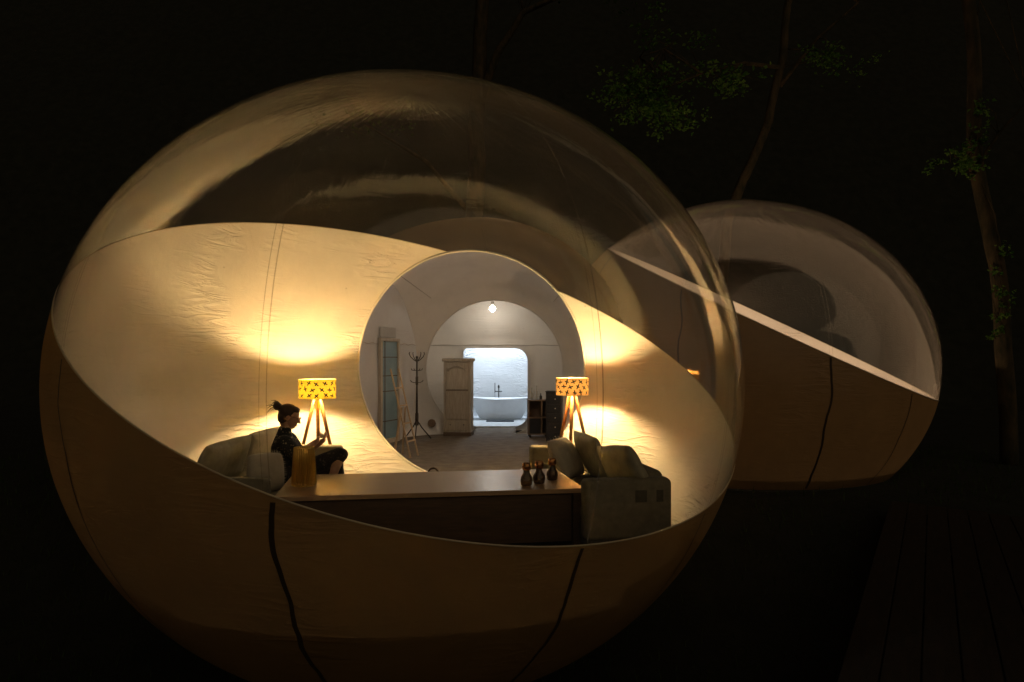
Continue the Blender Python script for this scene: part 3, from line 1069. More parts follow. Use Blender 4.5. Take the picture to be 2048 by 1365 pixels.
# ------------------------------------------------------------------ sofas
TH = R(9.2)
ER = Vector((math.cos(TH), math.sin(TH), 0))
EF = Vector((-math.sin(TH), math.cos(TH), 0))
def make_sofa(label, loc, L, D, sgn, rz=TH):
    """Local +Y runs along the sofa, sgn=+1: the back stands on the +X side."""
    t = thing('sofa', label, 'sofa', loc, rz, 'facing sofas')
    box('base', (0, 0, 0.15), (D - 0.04, L - 0.04, 0.18), M['sofa_dark'], t, bev=0.02)
    box('backrest', (sgn * (D / 2 - 0.09), 0, 0.42), (0.17, L - 0.36, 0.46), M['sofa'], t, bev=0.06, seg=4, smooth=True)
    for s in (-1, 1):
        box('arm', (0, s * (L / 2 - 0.09), 0.36), (D, 0.18, 0.50), M['sofa'], t, bev=0.045, seg=4, smooth=True)
        for q in (-1, 1):
            box('leg', (q * (D / 2 - 0.08), s * (L / 2 - 0.1), 0.035), (0.05, 0.05, 0.07), M['old_dark'], t)
    for s in (-1, 1):
        box('seat_cushion', (-sgn * 0.07, s * (L - 0.38) / 4, 0.30), (D - 0.20, (L - 0.40) / 2, 0.14), M['sofa'], t, bev=0.05, seg=4, smooth=True)
    return t

sofa_r = make_sofa('olive grey sofa with its end towards us, beside the three small vases', (0.755, 7.38, 0), 2.55, 0.74, 1)
sofa_l = make_sofa('olive grey sofa under the seated woman, mostly hidden by the tent fabric', (-2.45, 7.40, 0), 2.52, 0.95, -1, R(-2))
for (dx, w) in ((0.10, 0.10), (0.26, 0.06)):
    box('pocket', (dx, -2.55 / 2 + 0.003, 0.47), (w, 0.012, 0.10), M['sofa_dark'], sofa_r, bev=0.004)

def place(base, rz, p):
    return Vector(base) + Matrix.Rotation(rz, 3, 'Z') @ Vector(p)

def cushion(label, sofa, p, size, tilt, face, m, seed, fringe=False, roll=0.0, pull=0.05):
    rz = sofa.rotation_euler.z
    o = pillow('cushion', size[0], size[1], size[2], m, None, place(sofa.location, rz, p),
               Euler((tilt, roll, rz + face), 'XYZ'), seed, pull=pull)
    o.rotation_euler = (Matrix.Rotation(rz + face, 3, 'Z') @ Matrix.Rotation(roll, 3, 'Y') @ Matrix.Rotation(tilt, 3, 'X')).to_euler()
    tag(o, label, 'cushion', 'sofa cushions')
    if fringe:
        bm = bmesh.new()
        w, h = size[0] / 2 * 0.95, size[1] / 2 * 0.95
        for side in range(4):
            for i in range(46):
                u = -1 + 2 * i / 45
                a, b = [(u, 1), (u, -1), (1, u), (-1, u)][side]
                kk = 1 - pull * (abs(a) * abs(b)) ** 2.5
                P = Vector((a * w * kk, 0, b * h * kk))
                d = Vector((a * (abs(a) == 1), 0, b * (abs(b) == 1))).normalized()
                e = P + d * random.uniform(0.015, 0.035) + Vector((random.uniform(-.012, .012), random.uniform(-.008, .008), random.uniform(-.012, .012)))
                s = d.cross(Vector((0, 1, 0))) * 0.004
                bm.faces.new([bm.verts.new(P - d * 0.02 - s), bm.verts.new(P - d * 0.02 + s), bm.verts.new(e)])
        bmobj('fringe', bm, M['fringe'], o)['kind'] = 'stuff'
    return o
Q = R(90)
cushion('wide back cushion at the near end of the right sofa', sofa_r, (0.12, -0.74, 0.61), (0.98, 0.50, 0.18), R(-27), Q, M['back_cushion'], 1, roll=R(7))
cushion('back cushion at the far end of the right sofa, under the lamp', sofa_r, (0.12, 0.30, 0.595), (0.86, 0.52, 0.16), R(-22), Q, M['back_cushion'], 2)
cushion('pale throw cushion leaning in the middle of the right sofa', sofa_r, (-0.13, 0.42, 0.57), (0.50, 0.46, 0.17), R(-30), R(55), M['cushion'], 3, True)
cushion('wide back cushion on the left sofa behind the woman', sofa_l, (-0.22, -0.46, 0.62), (1.05, 0.50, 0.17), R(20), Q, M['back_cushion'], 4)
cushion('back cushion directly behind the woman, far end of the left sofa', sofa_l, (-0.24, 0.52, 0.62), (0.88, 0.50, 0.16), R(18), Q, M['back_cushion'], 5)
cushion('shaggy fringed throw cushion on the left sofa beside the woman', sofa_l, (0.19, -0.46, 0.545), (0.35, 0.38, 0.19), R(-14), R(32), M['cushion'], 6, True, pull=0.16)

# ------------------------------------------------------------------ low table and what stands on it
TC = Vector((-0.635, 6.145, 0)) + EF * 0.57
tab = thing('coffee_table', 'long dark low table across the front of the tent', 'table', TC, TH)
TW, TD, TZ = 2.54, 1.14, 0.5
box('tabletop', (0, 0, TZ - 0.02), (TW, TD, 0.04), M['table'], tab, bev=0.004)
box('front_panel', (0, -TD / 2 + 0.045, 0.25), (TW - 0.22, 0.03, 0.40), M['table_side'], tab, bev=0.003)
box('back_panel', (0, TD / 2 - 0.045, 0.25), (TW - 0.22, 0.03, 0.40), M['table_side'], tab, bev=0.003)
for s in (-1, 1):
    box('side_panel', (s * (TW / 2 - 0.05), 0, 0.25), (0.03, TD - 0.22, 0.40), M['table_side'], tab, bev=0.003)
    for q in (-1, 1):
        box('leg', (s * (TW / 2 - 0.055), q * (TD / 2 - 0.055), 0.229), (0.09, 0.09, 0.458), M['table_side'], tab, bev=0.006)

va = lathe('vase', [(0.0, 0.002), (0.094, 0.002), (0.1, 0.012), (0.102, 0.03), (0.098, 0.12), (0.091, 0.24), (0.084, 0.325), (0.081, 0.332), (0.078, 0.328), (0.084, 0.25), (0.090, 0.14), (0.092, 0.05), (0.088, 0.035), (0.0, 0.032)], M['amber'], None, 192, ribs=30, amp=0.045)
va.location = (-1.80, 6.49, TZ)
tag(va, 'tall ribbed amber glass vase on the left end of the low table', 'vase')

VP = [(0.0, 0.002), (0.040, 0.002), (0.050, 0.012), (0.054, 0.045), (0.050, 0.075), (0.034, 0.100), (0.027, 0.118), (0.028, 0.135)]
def small_vase(label, loc, k):
    t = thing('small_vase', label, 'vase', loc, 0, 'small bottle vases')
    lathe('body', [(r * k, z) for r, z in VP], M['smoke'], t, 28)
    lathe('collar', [(0.028 * k, 0.135), (0.036 * k, 0.142), (0.0385 * k, 0.165), (0.036 * k, 0.19), (0.031 * k, 0.198), (0.029 * k, 0.194), (0.031 * k, 0.165), (0.026 * k, 0.14)], M['copper'], t, 28)
    return t
small_vase('small smoked glass vase with copper rim, leftmost of three on the table', (0.125, 6.47, TZ), 1.0)
small_vase('small smoked glass vase with copper rim, middle one of three on the table', (0.237, 6.58, TZ), 1.02)
small_vase('small smoked glass vase with copper rim, rightmost of three, nearest the sofa', (0.362, 6.77, TZ), 0.98)

# a basket stands behind the table; only its handle shows
bk = thing('basket', 'basket standing behind the low table with its arched handle showing', 'basket', (-0.80, 7.62, 0))
lathe('body', [(0.0, 0.0), (0.11, 0.0), (0.13, 0.15), (0.14, 0.32), (0.13, 0.32), (0.0, 0.30)], M['walnut'], bk, 24, ribs=24, amp=0.02)
tube('handle', [(0.05 * math.cos(a), 0, 0.43 + 0.055 * math.sin(a)) for a in [PI * i / 12 for i in range(13)]], 0.009, M['old_dark'], bk, 6)
tube('handle_stem', [(0.05, 0, 0.43), (0.06, 0, 0.31)], 0.009, M['old_dark'], bk, 6)
tube('handle_stem', [(-0.05, 0, 0.43), (-0.06, 0, 0.31)], 0.009, M['old_dark'], bk, 6)

# ------------------------------------------------------------------ floor lamps
def floor_lamp(label, loc, r, h, ztop, m, seed, rot):
    t = thing('floor_lamp', label, 'floor lamp', loc, rot, 'tripod floor lamps')
    rnd = random.Random(seed)
    sh = lathe('lamp_shade', [(r * 0.985, ztop - h), (r, ztop - h * 0.5), (r * 1.0, ztop)], m, t, 64)
    for z in (ztop, ztop - h):
        tube('shade_rim', [(r * (1.0 if z == ztop else 0.985) * math.cos(2 * PI * k / 48), r * (1.0 if z == ztop else 0.985) * math.sin(2 * PI * k / 48), z) for k in range(49)], 0.004, M['shade_rim'], sh, 5, False)
    # printed crosses, each a few thin blades lying on the cloth
    cols, rows = 14, 3
    for i in range(cols):
        for j in range(rows):
            a = 2 * PI * (i + 0.5 * (j % 2) + rnd.uniform(-.12, .12)) / cols
            z = ztop - h * (0.2 + 0.31 * j + rnd.uniform(-.04, .04))
            tw = rnd.uniform(0, PI)
            vv, ff = [], []
            for b in range(2):
                ang = tw + b * PI / 2 + rnd.uniform(-.2, .2)
                ln, wd2 = (0.036 if b == 0 else 0.026), 0.0085
                c, s = math.cos(ang), math.sin(ang)
                base = len(vv)
                prof2 = [(-1, 0.35), (-0.5, 1.0), (0, 0.5), (0.5, 1.0), (1, 0.35)]
                for (u, w) in prof2:
                    for sg in (-1, 1):
                        x = c * u * ln - s * sg * w * wd2
                        y = s * u * ln + c * sg * w * wd2
                        zz = min(ztop - 0.006, max(ztop - h + 0.006, z + y))
                        rr = r * (1.0 if zz > ztop - h / 2 else 0.985 + 0.015 * (zz - ztop + h) / (h / 2)) + 0.002 + 0.0006 * b
                        vv.append((rr * math.cos(a + x / r), rr * math.sin(a + x / r), zz))
                for q in range(4):
                    ff.append((base + 2 * q, base + 2 * q + 1, base + 2 * q + 3, base + 2 * q + 2))
            pyobj('motif', vv, ff, M['print'], sh)
    for k in range(3):
        a = R(100) + 2 * PI * k / 3
        top = Vector((0.03 * math.cos(a), 0.03 * math.sin(a), ztop - h * 0.90))
        bot = Vector((0.33 * math.cos(a), 0.33 * math.sin(a), 0.0))
        bm = bmesh.new()
        add_tube(bm, [top, top.lerp(bot, 0.3), bot], [0.02, 0.022, 0.014], 8)
        bmobj('leg', bm, M['beech'], t, True)
    lathe('hub', [(0.0, ztop - h * 0.95), (0.036, ztop - h * 0.95), (0.036, ztop - h * 0.86), (0.0, ztop - h * 0.86)], M['beech'], t, 20)
    tube('socket', [(0, 0, ztop - h * 0.88), (0, 0, ztop - h * 0.66)], 0.014, M['black'], t, 10)
    sph('bulb', (0, 0, ztop - h * 0.50), 0.040, M['bulb'], t, 2)
    tube('power_cord', [(0.0, 0.0, ztop - h * 0.66), (-0.012, -0.01, 0.9), (-0.004, 0.0, 0.45), (-0.02, 0.03, 0.02)], 0.004, M['cord'], t, 5)
    return t
floor_lamp('lit tripod floor lamp with bright yellow cross print shade behind the woman', (-2.335, 9.0, 0.0), 0.219, 0.225, 1.345, M['shade_y'], 3, 0.0)
floor_lamp('lit tripod floor lamp with orange cross print shade behind the right sofa', (0.715, 8.90, 0.0), 0.193, 0.20, 1.365, M['shade_o'], 8, 0.7)

# ------------------------------------------------------------------ lobby furniture
# coat stand
cs = thing('coat_stand', 'dark coat stand with curved hooks and tripod foot in the lobby', 'coat stand', (-1.87, 14.75, 0.0), R(20))
tube('pole', [(0, 0, 0.35), (0, 0, 0.9), (0, 0, 1.60)], [0.026, 0.02, 0.018], M['bronze'], cs, 10)
lathe('collar', [(0.0, 0.28), (0.034, 0.28), (0.034, 0.52), (0.0, 0.52)], M['bronze'], cs, 14)
lathe('collar', [(0.0, 1.08), (0.028, 1.08), (0.028, 1.24), (0.0, 1.24)], M['bronze'], cs, 14)
sph('finial', (0, 0, 1.62), 0.026, M['bronze'], cs, 2)
for k in range(3):
    a = 2 * PI * k / 3 + R(10)
    c, s = math.cos(a), math.sin(a)
    tube('leg', [(0.02 * c, 0.02 * s, 0.36), (0.10 * c, 0.10 * s, 0.24), (0.30 * c, 0.30 * s, 0.012)], 0.013, M['bronze'], cs, 7)
for k in range(4):
    a = 2 * PI * k / 4 + R(15)
    c, s = math.cos(a), math.sin(a)
    tube('hook', [(0, 0, 1.53), (0.07 * c, 0.07 * s, 1.57), (0.14 * c, 0.14 * s, 1.63), (0.17 * c, 0.17 * s, 1.69), (0.155 * c, 0.155 * s, 1.72)], 0.009, M['bronze'], cs, 6)
    tube('hook', [(0, 0, 1.37), (0.06 * c, 0.06 * s, 1.36), (0.11 * c, 0.11 * s, 1.37), (0.125 * c, 0.125 * s, 1.40)], 0.008, M['bronze'], cs, 6)
    if k % 2 == 0:
        tube('hook', [(0, 0, 1.13), (0.06 * c, 0.06 * s, 1.12), (0.12 * c, 0.12 * s, 1.14), (0.14 * c, 0.14 * s, 1.17)], 0.008, M['bronze'], cs, 6)

# easel-like folding ladder
la = thing('step_ladder', 'narrow bare pine folding ladder standing open by the glazed door', 'ladder', (-1.75, 12.2, 0.0), R(-15))
def rail(name, p, q, w=0.017):
    p, q = Vector(p), Vector(q)
    bm = bmesh.new()
    add_box(bm, (p + q) / 2, (w, w * 1.3, (q - p).length), rot=(q - p).to_track_quat('Z', 'Y'))
    return bmobj(name, bm, M['pine'], la)
for yy in (-0.10, 0.22):
    rail('front_rail', (0.17, yy - 0.05, 0.0), (-0.20, yy, 1.43))
rail('back_rail', (-0.19, 0.36, 0.0), (-0.02, 0.08, 0.80), 0.024)
rail('back_rail', (-0.21, 0.06, 0.0), (-0.05, 0.0, 0.80), 0.024)
for k in range(4):
    u = 0.18 + 0.2 * k
    rail('rung', (0.17 - 0.37 * u, -0.12, 1.43 * u), (0.17 - 0.37 * u, 0.20, 1.43 * u), 0.018)

# wardrobe
wx0, wx1, wy, wh, wdp = -1.415, -0.835, 15.42, 1.60, 0.36
wr = thing('wardrobe', 'old narrow wooden wardrobe with carved crest and drawer below', 'wardrobe', ((wx0 + wx1) / 2, wy, 0.0), R(-6))
ww = wx1 - wx0
box('body', (0, wdp / 2, 0.06 + (wh - 0.12) / 2), (ww - 0.02, wdp, wh - 0.14), M['old_wood'], wr, bev=0.006)
box('cornice', (0, wdp / 2 - 0.02, wh - 0.035), (ww + 0.05, wdp + 0.06, 0.07), M['old_wood'], wr, bev=0.02, seg=3)
box('plinth', (0, wdp / 2, 0.04), (ww, wdp + 0.015, 0.08), M['old_dark'], wr, bev=0.006)
d_ = box('door', (0.0, -0.012, 0.93), (ww - 0.12, 0.026, 1.16), M['old_wood'], wr, bev=0.006)
for (z, hgt) in ((0.68, 0.50), (1.18, 0.44)):
    box('door_panel', (0.0, -0.029, z), (ww - 0.20, 0.012, hgt - 0.05), M['old_wood'], d_, bev=0.005)
box('door_rail', (0.0, -0.03, 0.945), (ww - 0.125, 0.016, 0.03), M['old_dark'], d_, bev=0.004)
for s in (-1, 1):
    box('corner_post', (s * (ww / 2 - 0.03), -0.012, 0.81), (0.045, 0.03, 1.42), M['old_wood'], wr, bev=0.008)
bm = bmesh.new()
for k in range(9):
    x = -0.17 + 0.0425 * k
    add_tube(bm, [(x - 0.02, -0.04, 1.42 - 0.05 * abs(x) / 0.17), (x, -0.05, 1.45 - 0.06 * abs(x) / 0.17), (x + 0.02, -0.04, 1.42 - 0.05 * abs(x) / 0.17)], 0.010, 6)
add_tube(bm, [(-0.19, -0.04, 1.33), (-0.1, -0.045, 1.42), (0, -0.05, 1.46), (0.1, -0.045, 1.42), (0.19, -0.04, 1.33)], 0.012, 6)
bmobj('carved_crest', bm, M['old_wood'], wr, True)
dd = box('drawer', (0, -0.012, 0.225), (ww - 0.12, 0.03, 0.21), M['old_wood'], wr, bev=0.006)
for s in (-1, 1):
    sph('drawer_knob', (s * 0.14, -0.04, 0.235), 0.014, M['black'], dd, 1)
    box('foot', (s * (ww / 2 - 0.05), 0.04, 0.001), (0.06, 0.06, 0.03), M['old_dark'], wr)

# open shelf unit
su = thing('shelf_unit', 'low brown shelf unit with open compartments against the lobby wall', 'shelf', (0.54, 15.1, 0.0), R(4))
sw, sh_, sd = 0.40, 0.75, 0.30
for x in (-sw / 2, 0.06, sw / 2):
    box('upright', (x, sd / 2, 0.05 + (sh_ - 0.05) / 2), (0.022, sd, sh_ - 0.09), M['walnut'], su, bev=0.002)
for z in (0.07, 0.40, sh_):
    box('shelf_board', (0, sd / 2, z), (sw + 0.03, sd + 0.01, 0.024), M['walnut'], su, bev=0.002)
box('back_board', (0, sd - 0.006, 0.40), (sw, 0.008, 0.66), M['old_dark'], su)
box('dark_front', (-0.07, 0.03, 0.232), (0.225, 0.012, 0.30), M['drawer'], su, bev=0.003)
for x in (-sw / 2 + 0.03, sw / 2 - 0.03):
    for y in (0.03, sd - 0.03):
        lathe('caster', [(0.0, 0.0), (0.02, 0.005), (0.024, 0.025), (0.012, 0.055), (0.0, 0.055)], M['black'], su, 12, (x, y, 0.0))
def bottle(label, x, y, h, r, m):
    o = lathe('bottle', [(0.0, 0.0), (r, 0.002), (r, h * 0.55), (r * 0.4, h * 0.68), (r * 0.36, h), (r * 0.2, h)], m, None, 16)
    o.location = place(su.location, su.rotation_euler.z, (x, y, sh_ + 0.012))
    tag(o, label, 'bottle', 'bottles on the shelf unit')
bottle('clear slim bottle at the left on top of the shelf unit', -0.13, 0.12, 0.24, 0.022, M['weld'])
bottle('clear tall slim bottle in the middle on top of the shelf unit', -0.03, 0.15, 0.28, 0.024, M['weld'])
bottle('short brown bottle on top of the shelf unit, at the right', 0.05, 0.10, 0.13, 0.026, M['smoke'])

# black drawer tower
dt = thing('drawer_cabinet', 'narrow black drawer tower with pale knobs behind the right lamp', 'drawer cabinet', (0.795, 14.3, 0.0), R(-8))
box('body', (0, 0.17, 0.485), (0.30, 0.34, 0.93), M['drawer'], dt, bev=0.006)
box('top', (0, 0.165, 0.96), (0.32, 0.36, 0.02), M['drawer'], dt, bev=0.004)
for k in range(5):
    dw_ = box('drawer', (0, -0.006, 0.11 + 0.178 * k), (0.27, 0.018, 0.16), M['drawer'], dt, bev=0.004)
    sph('drawer_knob', (0.03, -0.028, 0.11 + 0.178 * k), 0.013, M['knob'], dw_, 1)

# globe light under the rear dome
gl = thing('ceiling_light', 'small round white ceiling light glowing above the bathroom doorway', 'ceiling light', (-0.43, 16.55, 2.69))
sph('globe', (0, 0, 0), 0.062, M['globe'], gl, 3)
lathe('fitting', [(0.0, 0.16), (0.03, 0.16), (0.03, 0.055), (0.0, 0.055)], M['knob'], gl, 14)
tube('stem', [(0, 0, 0.15), (0, 0, 0.74)], 0.006, M['knob'], gl, 6)

# second globe light high in the lobby vault, out of the camera's view
lg = thing('ceiling_light', 'round ceiling light high in the lobby vault above the round opening', 'ceiling light', (-0.30, 10.9, 3.36))
sph('globe', (0, 0, 0), 0.09, M['lobbyglobe'], lg, 3)
tube('stem', [(0, 0, 0.08), (0, 0, 0.22)], 0.008, M['knob'], lg, 6)

# ------------------------------------------------------------------ bathroom
bt = thing('bathtub', 'white freestanding bathtub in the bright bathroom doorway', 'bathtub', (-0.30, 19.75, 0.005))
def tub_loop(a, b, z, n=56, lift=0.0):
    return [(a * math.cos(2 * PI * k / n), b * math.sin(2 * PI * k / n), z + lift * math.cos(2 * PI * k / n) ** 2) for k in range(n)]
loops = [tub_loop(0.50, 0.25, 0.0), tub_loop(0.56, 0.29, 0.03), tub_loop(0.66, 0.34, 0.2), tub_loop(0.76, 0.38, 0.38, lift=0.02), tub_loop(0.83, 0.41, 0.51, lift=0.04), tub_loop(0.85, 0.42, 0.53, lift=0.045), tub_loop(0.84, 0.41, 0.54, lift=0.045), tub_loop(0.81, 0.385, 0.53, lift=0.04), tub_loop(0.72, 0.34, 0.3), tub_loop(0.56, 0.26, 0.12), tub_loop(0.05, 0.03, 0.09)]
v = [p for l in loops for p in l]
n = 56
f = [(i * n + k, i * n + (k + 1) % n, (i + 1) * n + (k + 1) % n, (i + 1) * n + k) for i in range(len(loops) - 1) for k in range(n)]
pyobj('basin', v, f, M['ceramic'], bt)
fc = thing('bath_tap', 'black freestanding bath tap with hand shower behind the tub', 'tap', (-0.36, 20.28, 0.005))
tube('riser', [(0, 0, 0), (0, 0, 0.80)], 0.016, M['black'], fc, 8)
lathe('base', [(0.0, 0.0), (0.05, 0.0), (0.05, 0.012), (0.0, 0.014)], M['black'], fc, 16)
tube('spout', [(0, 0, 0.72), (0.0, -0.1, 0.73), (0.0, -0.2, 0.72), (0, -0.22, 0.69)], 0.012, M['black'], fc, 8)
tube('cross_bar', [(-0.11, 0, 0.70), (0.09, 0, 0.70)], 0.014, M['black'], fc, 8)
lathe('knob', [(0.0, 0.79), (0.024, 0.79), (0.028, 0.84), (0.012, 0.88), (0.0, 0.88)], M['black'], fc, 14)
tube('hand_shower', [(-0.10, -0.01, 0.66), (-0.10, -0.01, 0.93)], 0.011, M['black'], fc, 8)
tube('hose', [(-0.10, -0.01, 0.66), (-0.10, -0.03, 0.45), (-0.05, -0.03, 0.35), (-0.01, -0.01, 0.5), (0, 0, 0.6)], 0.006, M['black'], fc, 6)
bm_ = box('bath_mat', (-0.30, 18.95, 0.02), (0.70, 0.34, 0.026), M['mat'], None, bev=0.01, seg=3)
tag(bm_, 'dark bath mat lying on the floor before the white bathtub', 'bath mat')
bl = thing('bath_light', 'bright cool ceiling light inside the bathroom, above the doorway', 'ceiling light', (-0.35, 19.95, 2.80))
disc('diffuser', (0, 0, 0), 0.30, M['bathlamp'], bl, 32, 0.03)
lathe('rim', [(0.30, -0.035), (0.32, -0.035), (0.32, 0.03), (0.0, 0.03)], M['knob'], bl, 32)
tube('stem', [(0, 0, 0.02), (0, 0, 0.70)], 0.01, M['knob'], bl, 6)

# bedside lamp in the second tent, unseen but its glow fills the bubble
bd = thing('bedside_lamp', 'small lamp glowing inside the dim second bubble tent', 'lamp', (4.1, 12.9, 0.0))
lathe('stand', [(0.0, 0.0), (0.11, 0.0), (0.11, 0.02), (0.015, 0.03), (0.015, 0.72), (0.0, 0.72)], M['beech'], bd, 20)
sph('bulb', (0, 0, 0.80), 0.07, M['bedlamp'], bd, 2)

# ------------------------------------------------------------------ the woman on the sofa
PO = Vector((-2.24, 7.50, 0))
PF, PN = ER.copy(), -EF
def pp(fw, nr, z):
    return PF * fw + PN * nr + Vector((0, 0, z))

def add_capsule(bm, a, b, ra, rb, n=14):
    a, b = Vector(a), Vector(b)
    d = (b - a)
    L = d.length
    d = d.normalized() if L > 1e-6 else Vector((0, 0, 1))
    pts, rad = [], []
    for i in range(7):
        t = -PI / 2 + PI / 2 * i / 6
        pts.append(a + d * math.sin(t) * ra)
        rad.append(max(0.0005, ra * math.cos(t)))
    for i in range(7):
        t = PI / 2 * i / 6
        pts.append(b + d * math.sin(t) * rb)
        rad.append(max(0.0005, rb * math.cos(t)))
    if L < 1e-4:
        pts.pop(7); rad.pop(7)
    # frame fixed along d
    x = d.cross(Vector((0, 0, 1)))
    if x.length < 1e-3:
        x = Vector((1, 0, 0))
    x.normalize()
    y = d.cross(x)
    rings = [[bm.verts.new(p + (x * math.cos(2 * PI * k / n) + y * math.sin(2 * PI * k / n)) * r) for k in range(n)] for p, r in zip(pts, rad)]
    for i in range(len(rings) - 1):
        for k in range(n):
            bm.faces.new((rings[i][k], rings[i][(k + 1) % n], rings[i + 1][(k + 1) % n], rings[i + 1][k]))
    bm.faces.new(rings[0][::-1])
    bm.faces.new(rings[-1])

def add_ell(bm, c, r, rot=None):
    vs_ = bmesh.ops.create_icosphere(bm, subdivisions=3, radius=1.0)['verts']
    mt = Matrix.Translation(Vector(c)) @ (rot.to_4x4() if rot else Matrix()) @ Matrix.Diagonal((r[0], r[1], r[2], 1))
    bmesh.ops.transform(bm, matrix=mt, verts=vs_)

def remeshed(name, bm, m, parent, vox, sm=3):
    bmesh.ops.recalc_face_normals(bm, faces=bm.faces)
    o = bmobj(name, bm, m, parent, True)
    r = o.modifiers.new('skin', 'REMESH')
    r.mode = 'VOXEL'
    r.voxel_size = vox
    r.use_smooth_shade = True
    s = o.modifiers.new('soft', 'SMOOTH')
    s.iterations = sm
    s.factor = 0.5
    dg = bpy.context.evaluated_depsgraph_get()
    me = bpy.data.meshes.new_from_object(o.evaluated_get(dg))
    o.modifiers.clear()
    old = o.data
    o.data = me
    me.name = name
    bpy.data.meshes.remove(old)
    return o

woman = thing('person', 'woman in dark print clothes with hair in a bun sitting barefoot on the left sofa', 'person', PO)
HB = Matrix((PF, PN, Vector((0, 0, 1)))).transposed()        # local (forward, near, up) -> world
HT = HB @ Matrix.Rotation(R(20), 3, 'Y')                      # head bowed forward
HC = pp(0.02, 0.0, 1.012)
def hp(x, y, z):
    return HC + HT @ Vector((x, y, z))
bm = bmesh.new()
# head: skull, face, jaw, nose, lips, ears
add_ell(bm, hp(-0.012, 0, 0.028), (0.094, 0.074, 0.090), HT)
add_ell(bm, hp(0.030, 0, -0.02), (0.060, 0.058, 0.085), HT)
add_ell(bm, hp(0.045, 0, -0.078), (0.036, 0.040, 0.030), HT)
add_capsule(bm, hp(0.088, 0, 0.012), hp(0.108, 0, -0.022), 0.009, 0.013)
add_capsule(bm, hp(0.084, -0.016, -0.058), hp(0.084, 0.016, -0.058), 0.009, 0.009)
for s in (-1, 1):
    add_ell(bm, hp(-0.01, s * 0.074, -0.008), (0.018, 0.009, 0.03), HT)
    add_ell(bm, hp(0.080, s * 0.030, 0.016), (0.012, 0.014, 0.010), HT)
# neck, torso core
add_capsule(bm, pp(-0.02, 0, 0.80), hp(-0.02, 0, -0.06), 0.052, 0.050)
add_capsule(bm, pp(0.0, 0, 0.50), pp(-0.01, 0, 0.72), 0.105, 0.10)
add_capsule(bm, pp(-0.01, 0.11, 0.775), pp(-0.01, -0.11, 0.775), 0.045, 0.045)
# right arm (towards us)
sh_r, el_r, wr_r = pp(0.0, 0.165, 0.77), pp(0.13, 0.235, 0.655), pp(0.255, 0.10, 0.752)
add_capsule(bm, sh_r, el_r, 0.045, 0.037)
add_capsule(bm, el_r, wr_r, 0.044, 0.030)
sh_l, el_l, wr_l = pp(0.0, -0.165, 0.77), pp(0.10, -0.23, 0.58), pp(0.30, -0.07, 0.74)
add_capsule(bm, sh_l, el_l, 0.045, 0.037)
add_capsule(bm, el_l, wr_l, 0.044, 0.030)
def hand(wrist, d, up, side, curl):
    d, up = d.normalized(), up.normalized()
    s = d.cross(up).normalized() * side
    add_capsule(bm, wrist, wrist + d * 0.05 + s * 0.014, 0.029, 0.025)
    add_capsule(bm, wrist, wrist + d * 0.05 - s * 0.016, 0.029, 0.023)
    for k, ln in enumerate((0.070, 0.078, 0.073, 0.058)):
        o = s * (0.028 - 0.019 * k)
        b = wrist + d * 0.065 + o
        k1 = b + d * ln * 0.45 * math.cos(curl) + up * ln * 0.45 * math.sin(curl)
        k2 = k1 + d * ln * 0.3 * math.cos(curl * 2) + up * ln * 0.3 * math.sin(curl * 2)
        k3 = k2 + d * ln * 0.25 * math.cos(curl * 3) + up * ln * 0.25 * math.sin(curl * 3)
        add_capsule(bm, b - d * 0.02, k1, 0.0105, 0.0098, 8)
        add_capsule(bm, k1, k2, 0.0098, 0.0090, 8)
        add_capsule(bm, k2, k3, 0.0090, 0.0078, 8)
    t0 = wrist + d * 0.018 + s * 0.022
    t1 = t0 + d * 0.03 + s * 0.022 + up * 0.012
    add_capsule(bm, t0, t1, 0.012, 0.010, 8)
    add_capsule(bm, t1, t1 + d * 0.028 + up * 0.016, 0.010, 0.008, 8)
hand(wr_r, PF * 0.8 + Vector((0, 0, 0.62)) - PN * 0.1, Vector((0, 0, 1)) - PF * 0.6, 1, 0.45)
hand(wr_l, PF * 0.7 + Vector((0, 0, 0.55)) + PN * 0.3, Vector((0, 0, 1)) - PF * 0.6, -1, 0.45)
# legs: near leg drawn up with the bare foot on the seat, far leg hanging down
hp_r, kn_r, an_r = pp(0.03, 0.10, 0.44), pp(0.52, 0.14, 0.645), pp(0.435, 0.22, 0.40)
add_capsule(bm, hp_r, kn_r, 0.075, 0.052)
add_capsule(bm, kn_r, an_r, 0.056, 0.034)
add_capsule(bm, kn_r.lerp(an_r, 0.25) - PF * 0.012, kn_r.lerp(an_r, 0.6) - PF * 0.008, 0.046, 0.036)
add_capsule(bm, an_r + PF * 0.02, an_r - PF * 0.10 + PN * 0.06 - Vector((0, 0, 0.02)), 0.030, 0.022)
for k in range(5):
    b = an_r - PF * (0.115 - 0.008 * k) + PN * (0.035 + 0.013 * k) - Vector((0, 0, 0.024))
    add_capsule(bm, b, b - PF * 0.022 + PN * 0.008, 0.0095 - 0.0008 * k, 0.008 - 0.0006 * k, 8)
hp_l, kn_l, an_l = pp(0.03, -0.10, 0.43), pp(0.46, -0.14, 0.50), pp(0.52, -0.12, 0.09)
add_capsule(bm, hp_l, kn_l, 0.075, 0.052)
add_capsule(bm, kn_l, an_l, 0.050, 0.032)
add_capsule(bm, an_l - PF * 0.03 - Vector((0, 0, 0.03)), an_l + PF * 0.14 - Vector((0, 0, 0.055)), 0.032, 0.022)
add_capsule(bm, hp_r, hp_l, 0.11, 0.11)
remeshed('body', bm, M['skin'], woman, 0.0052, 2)
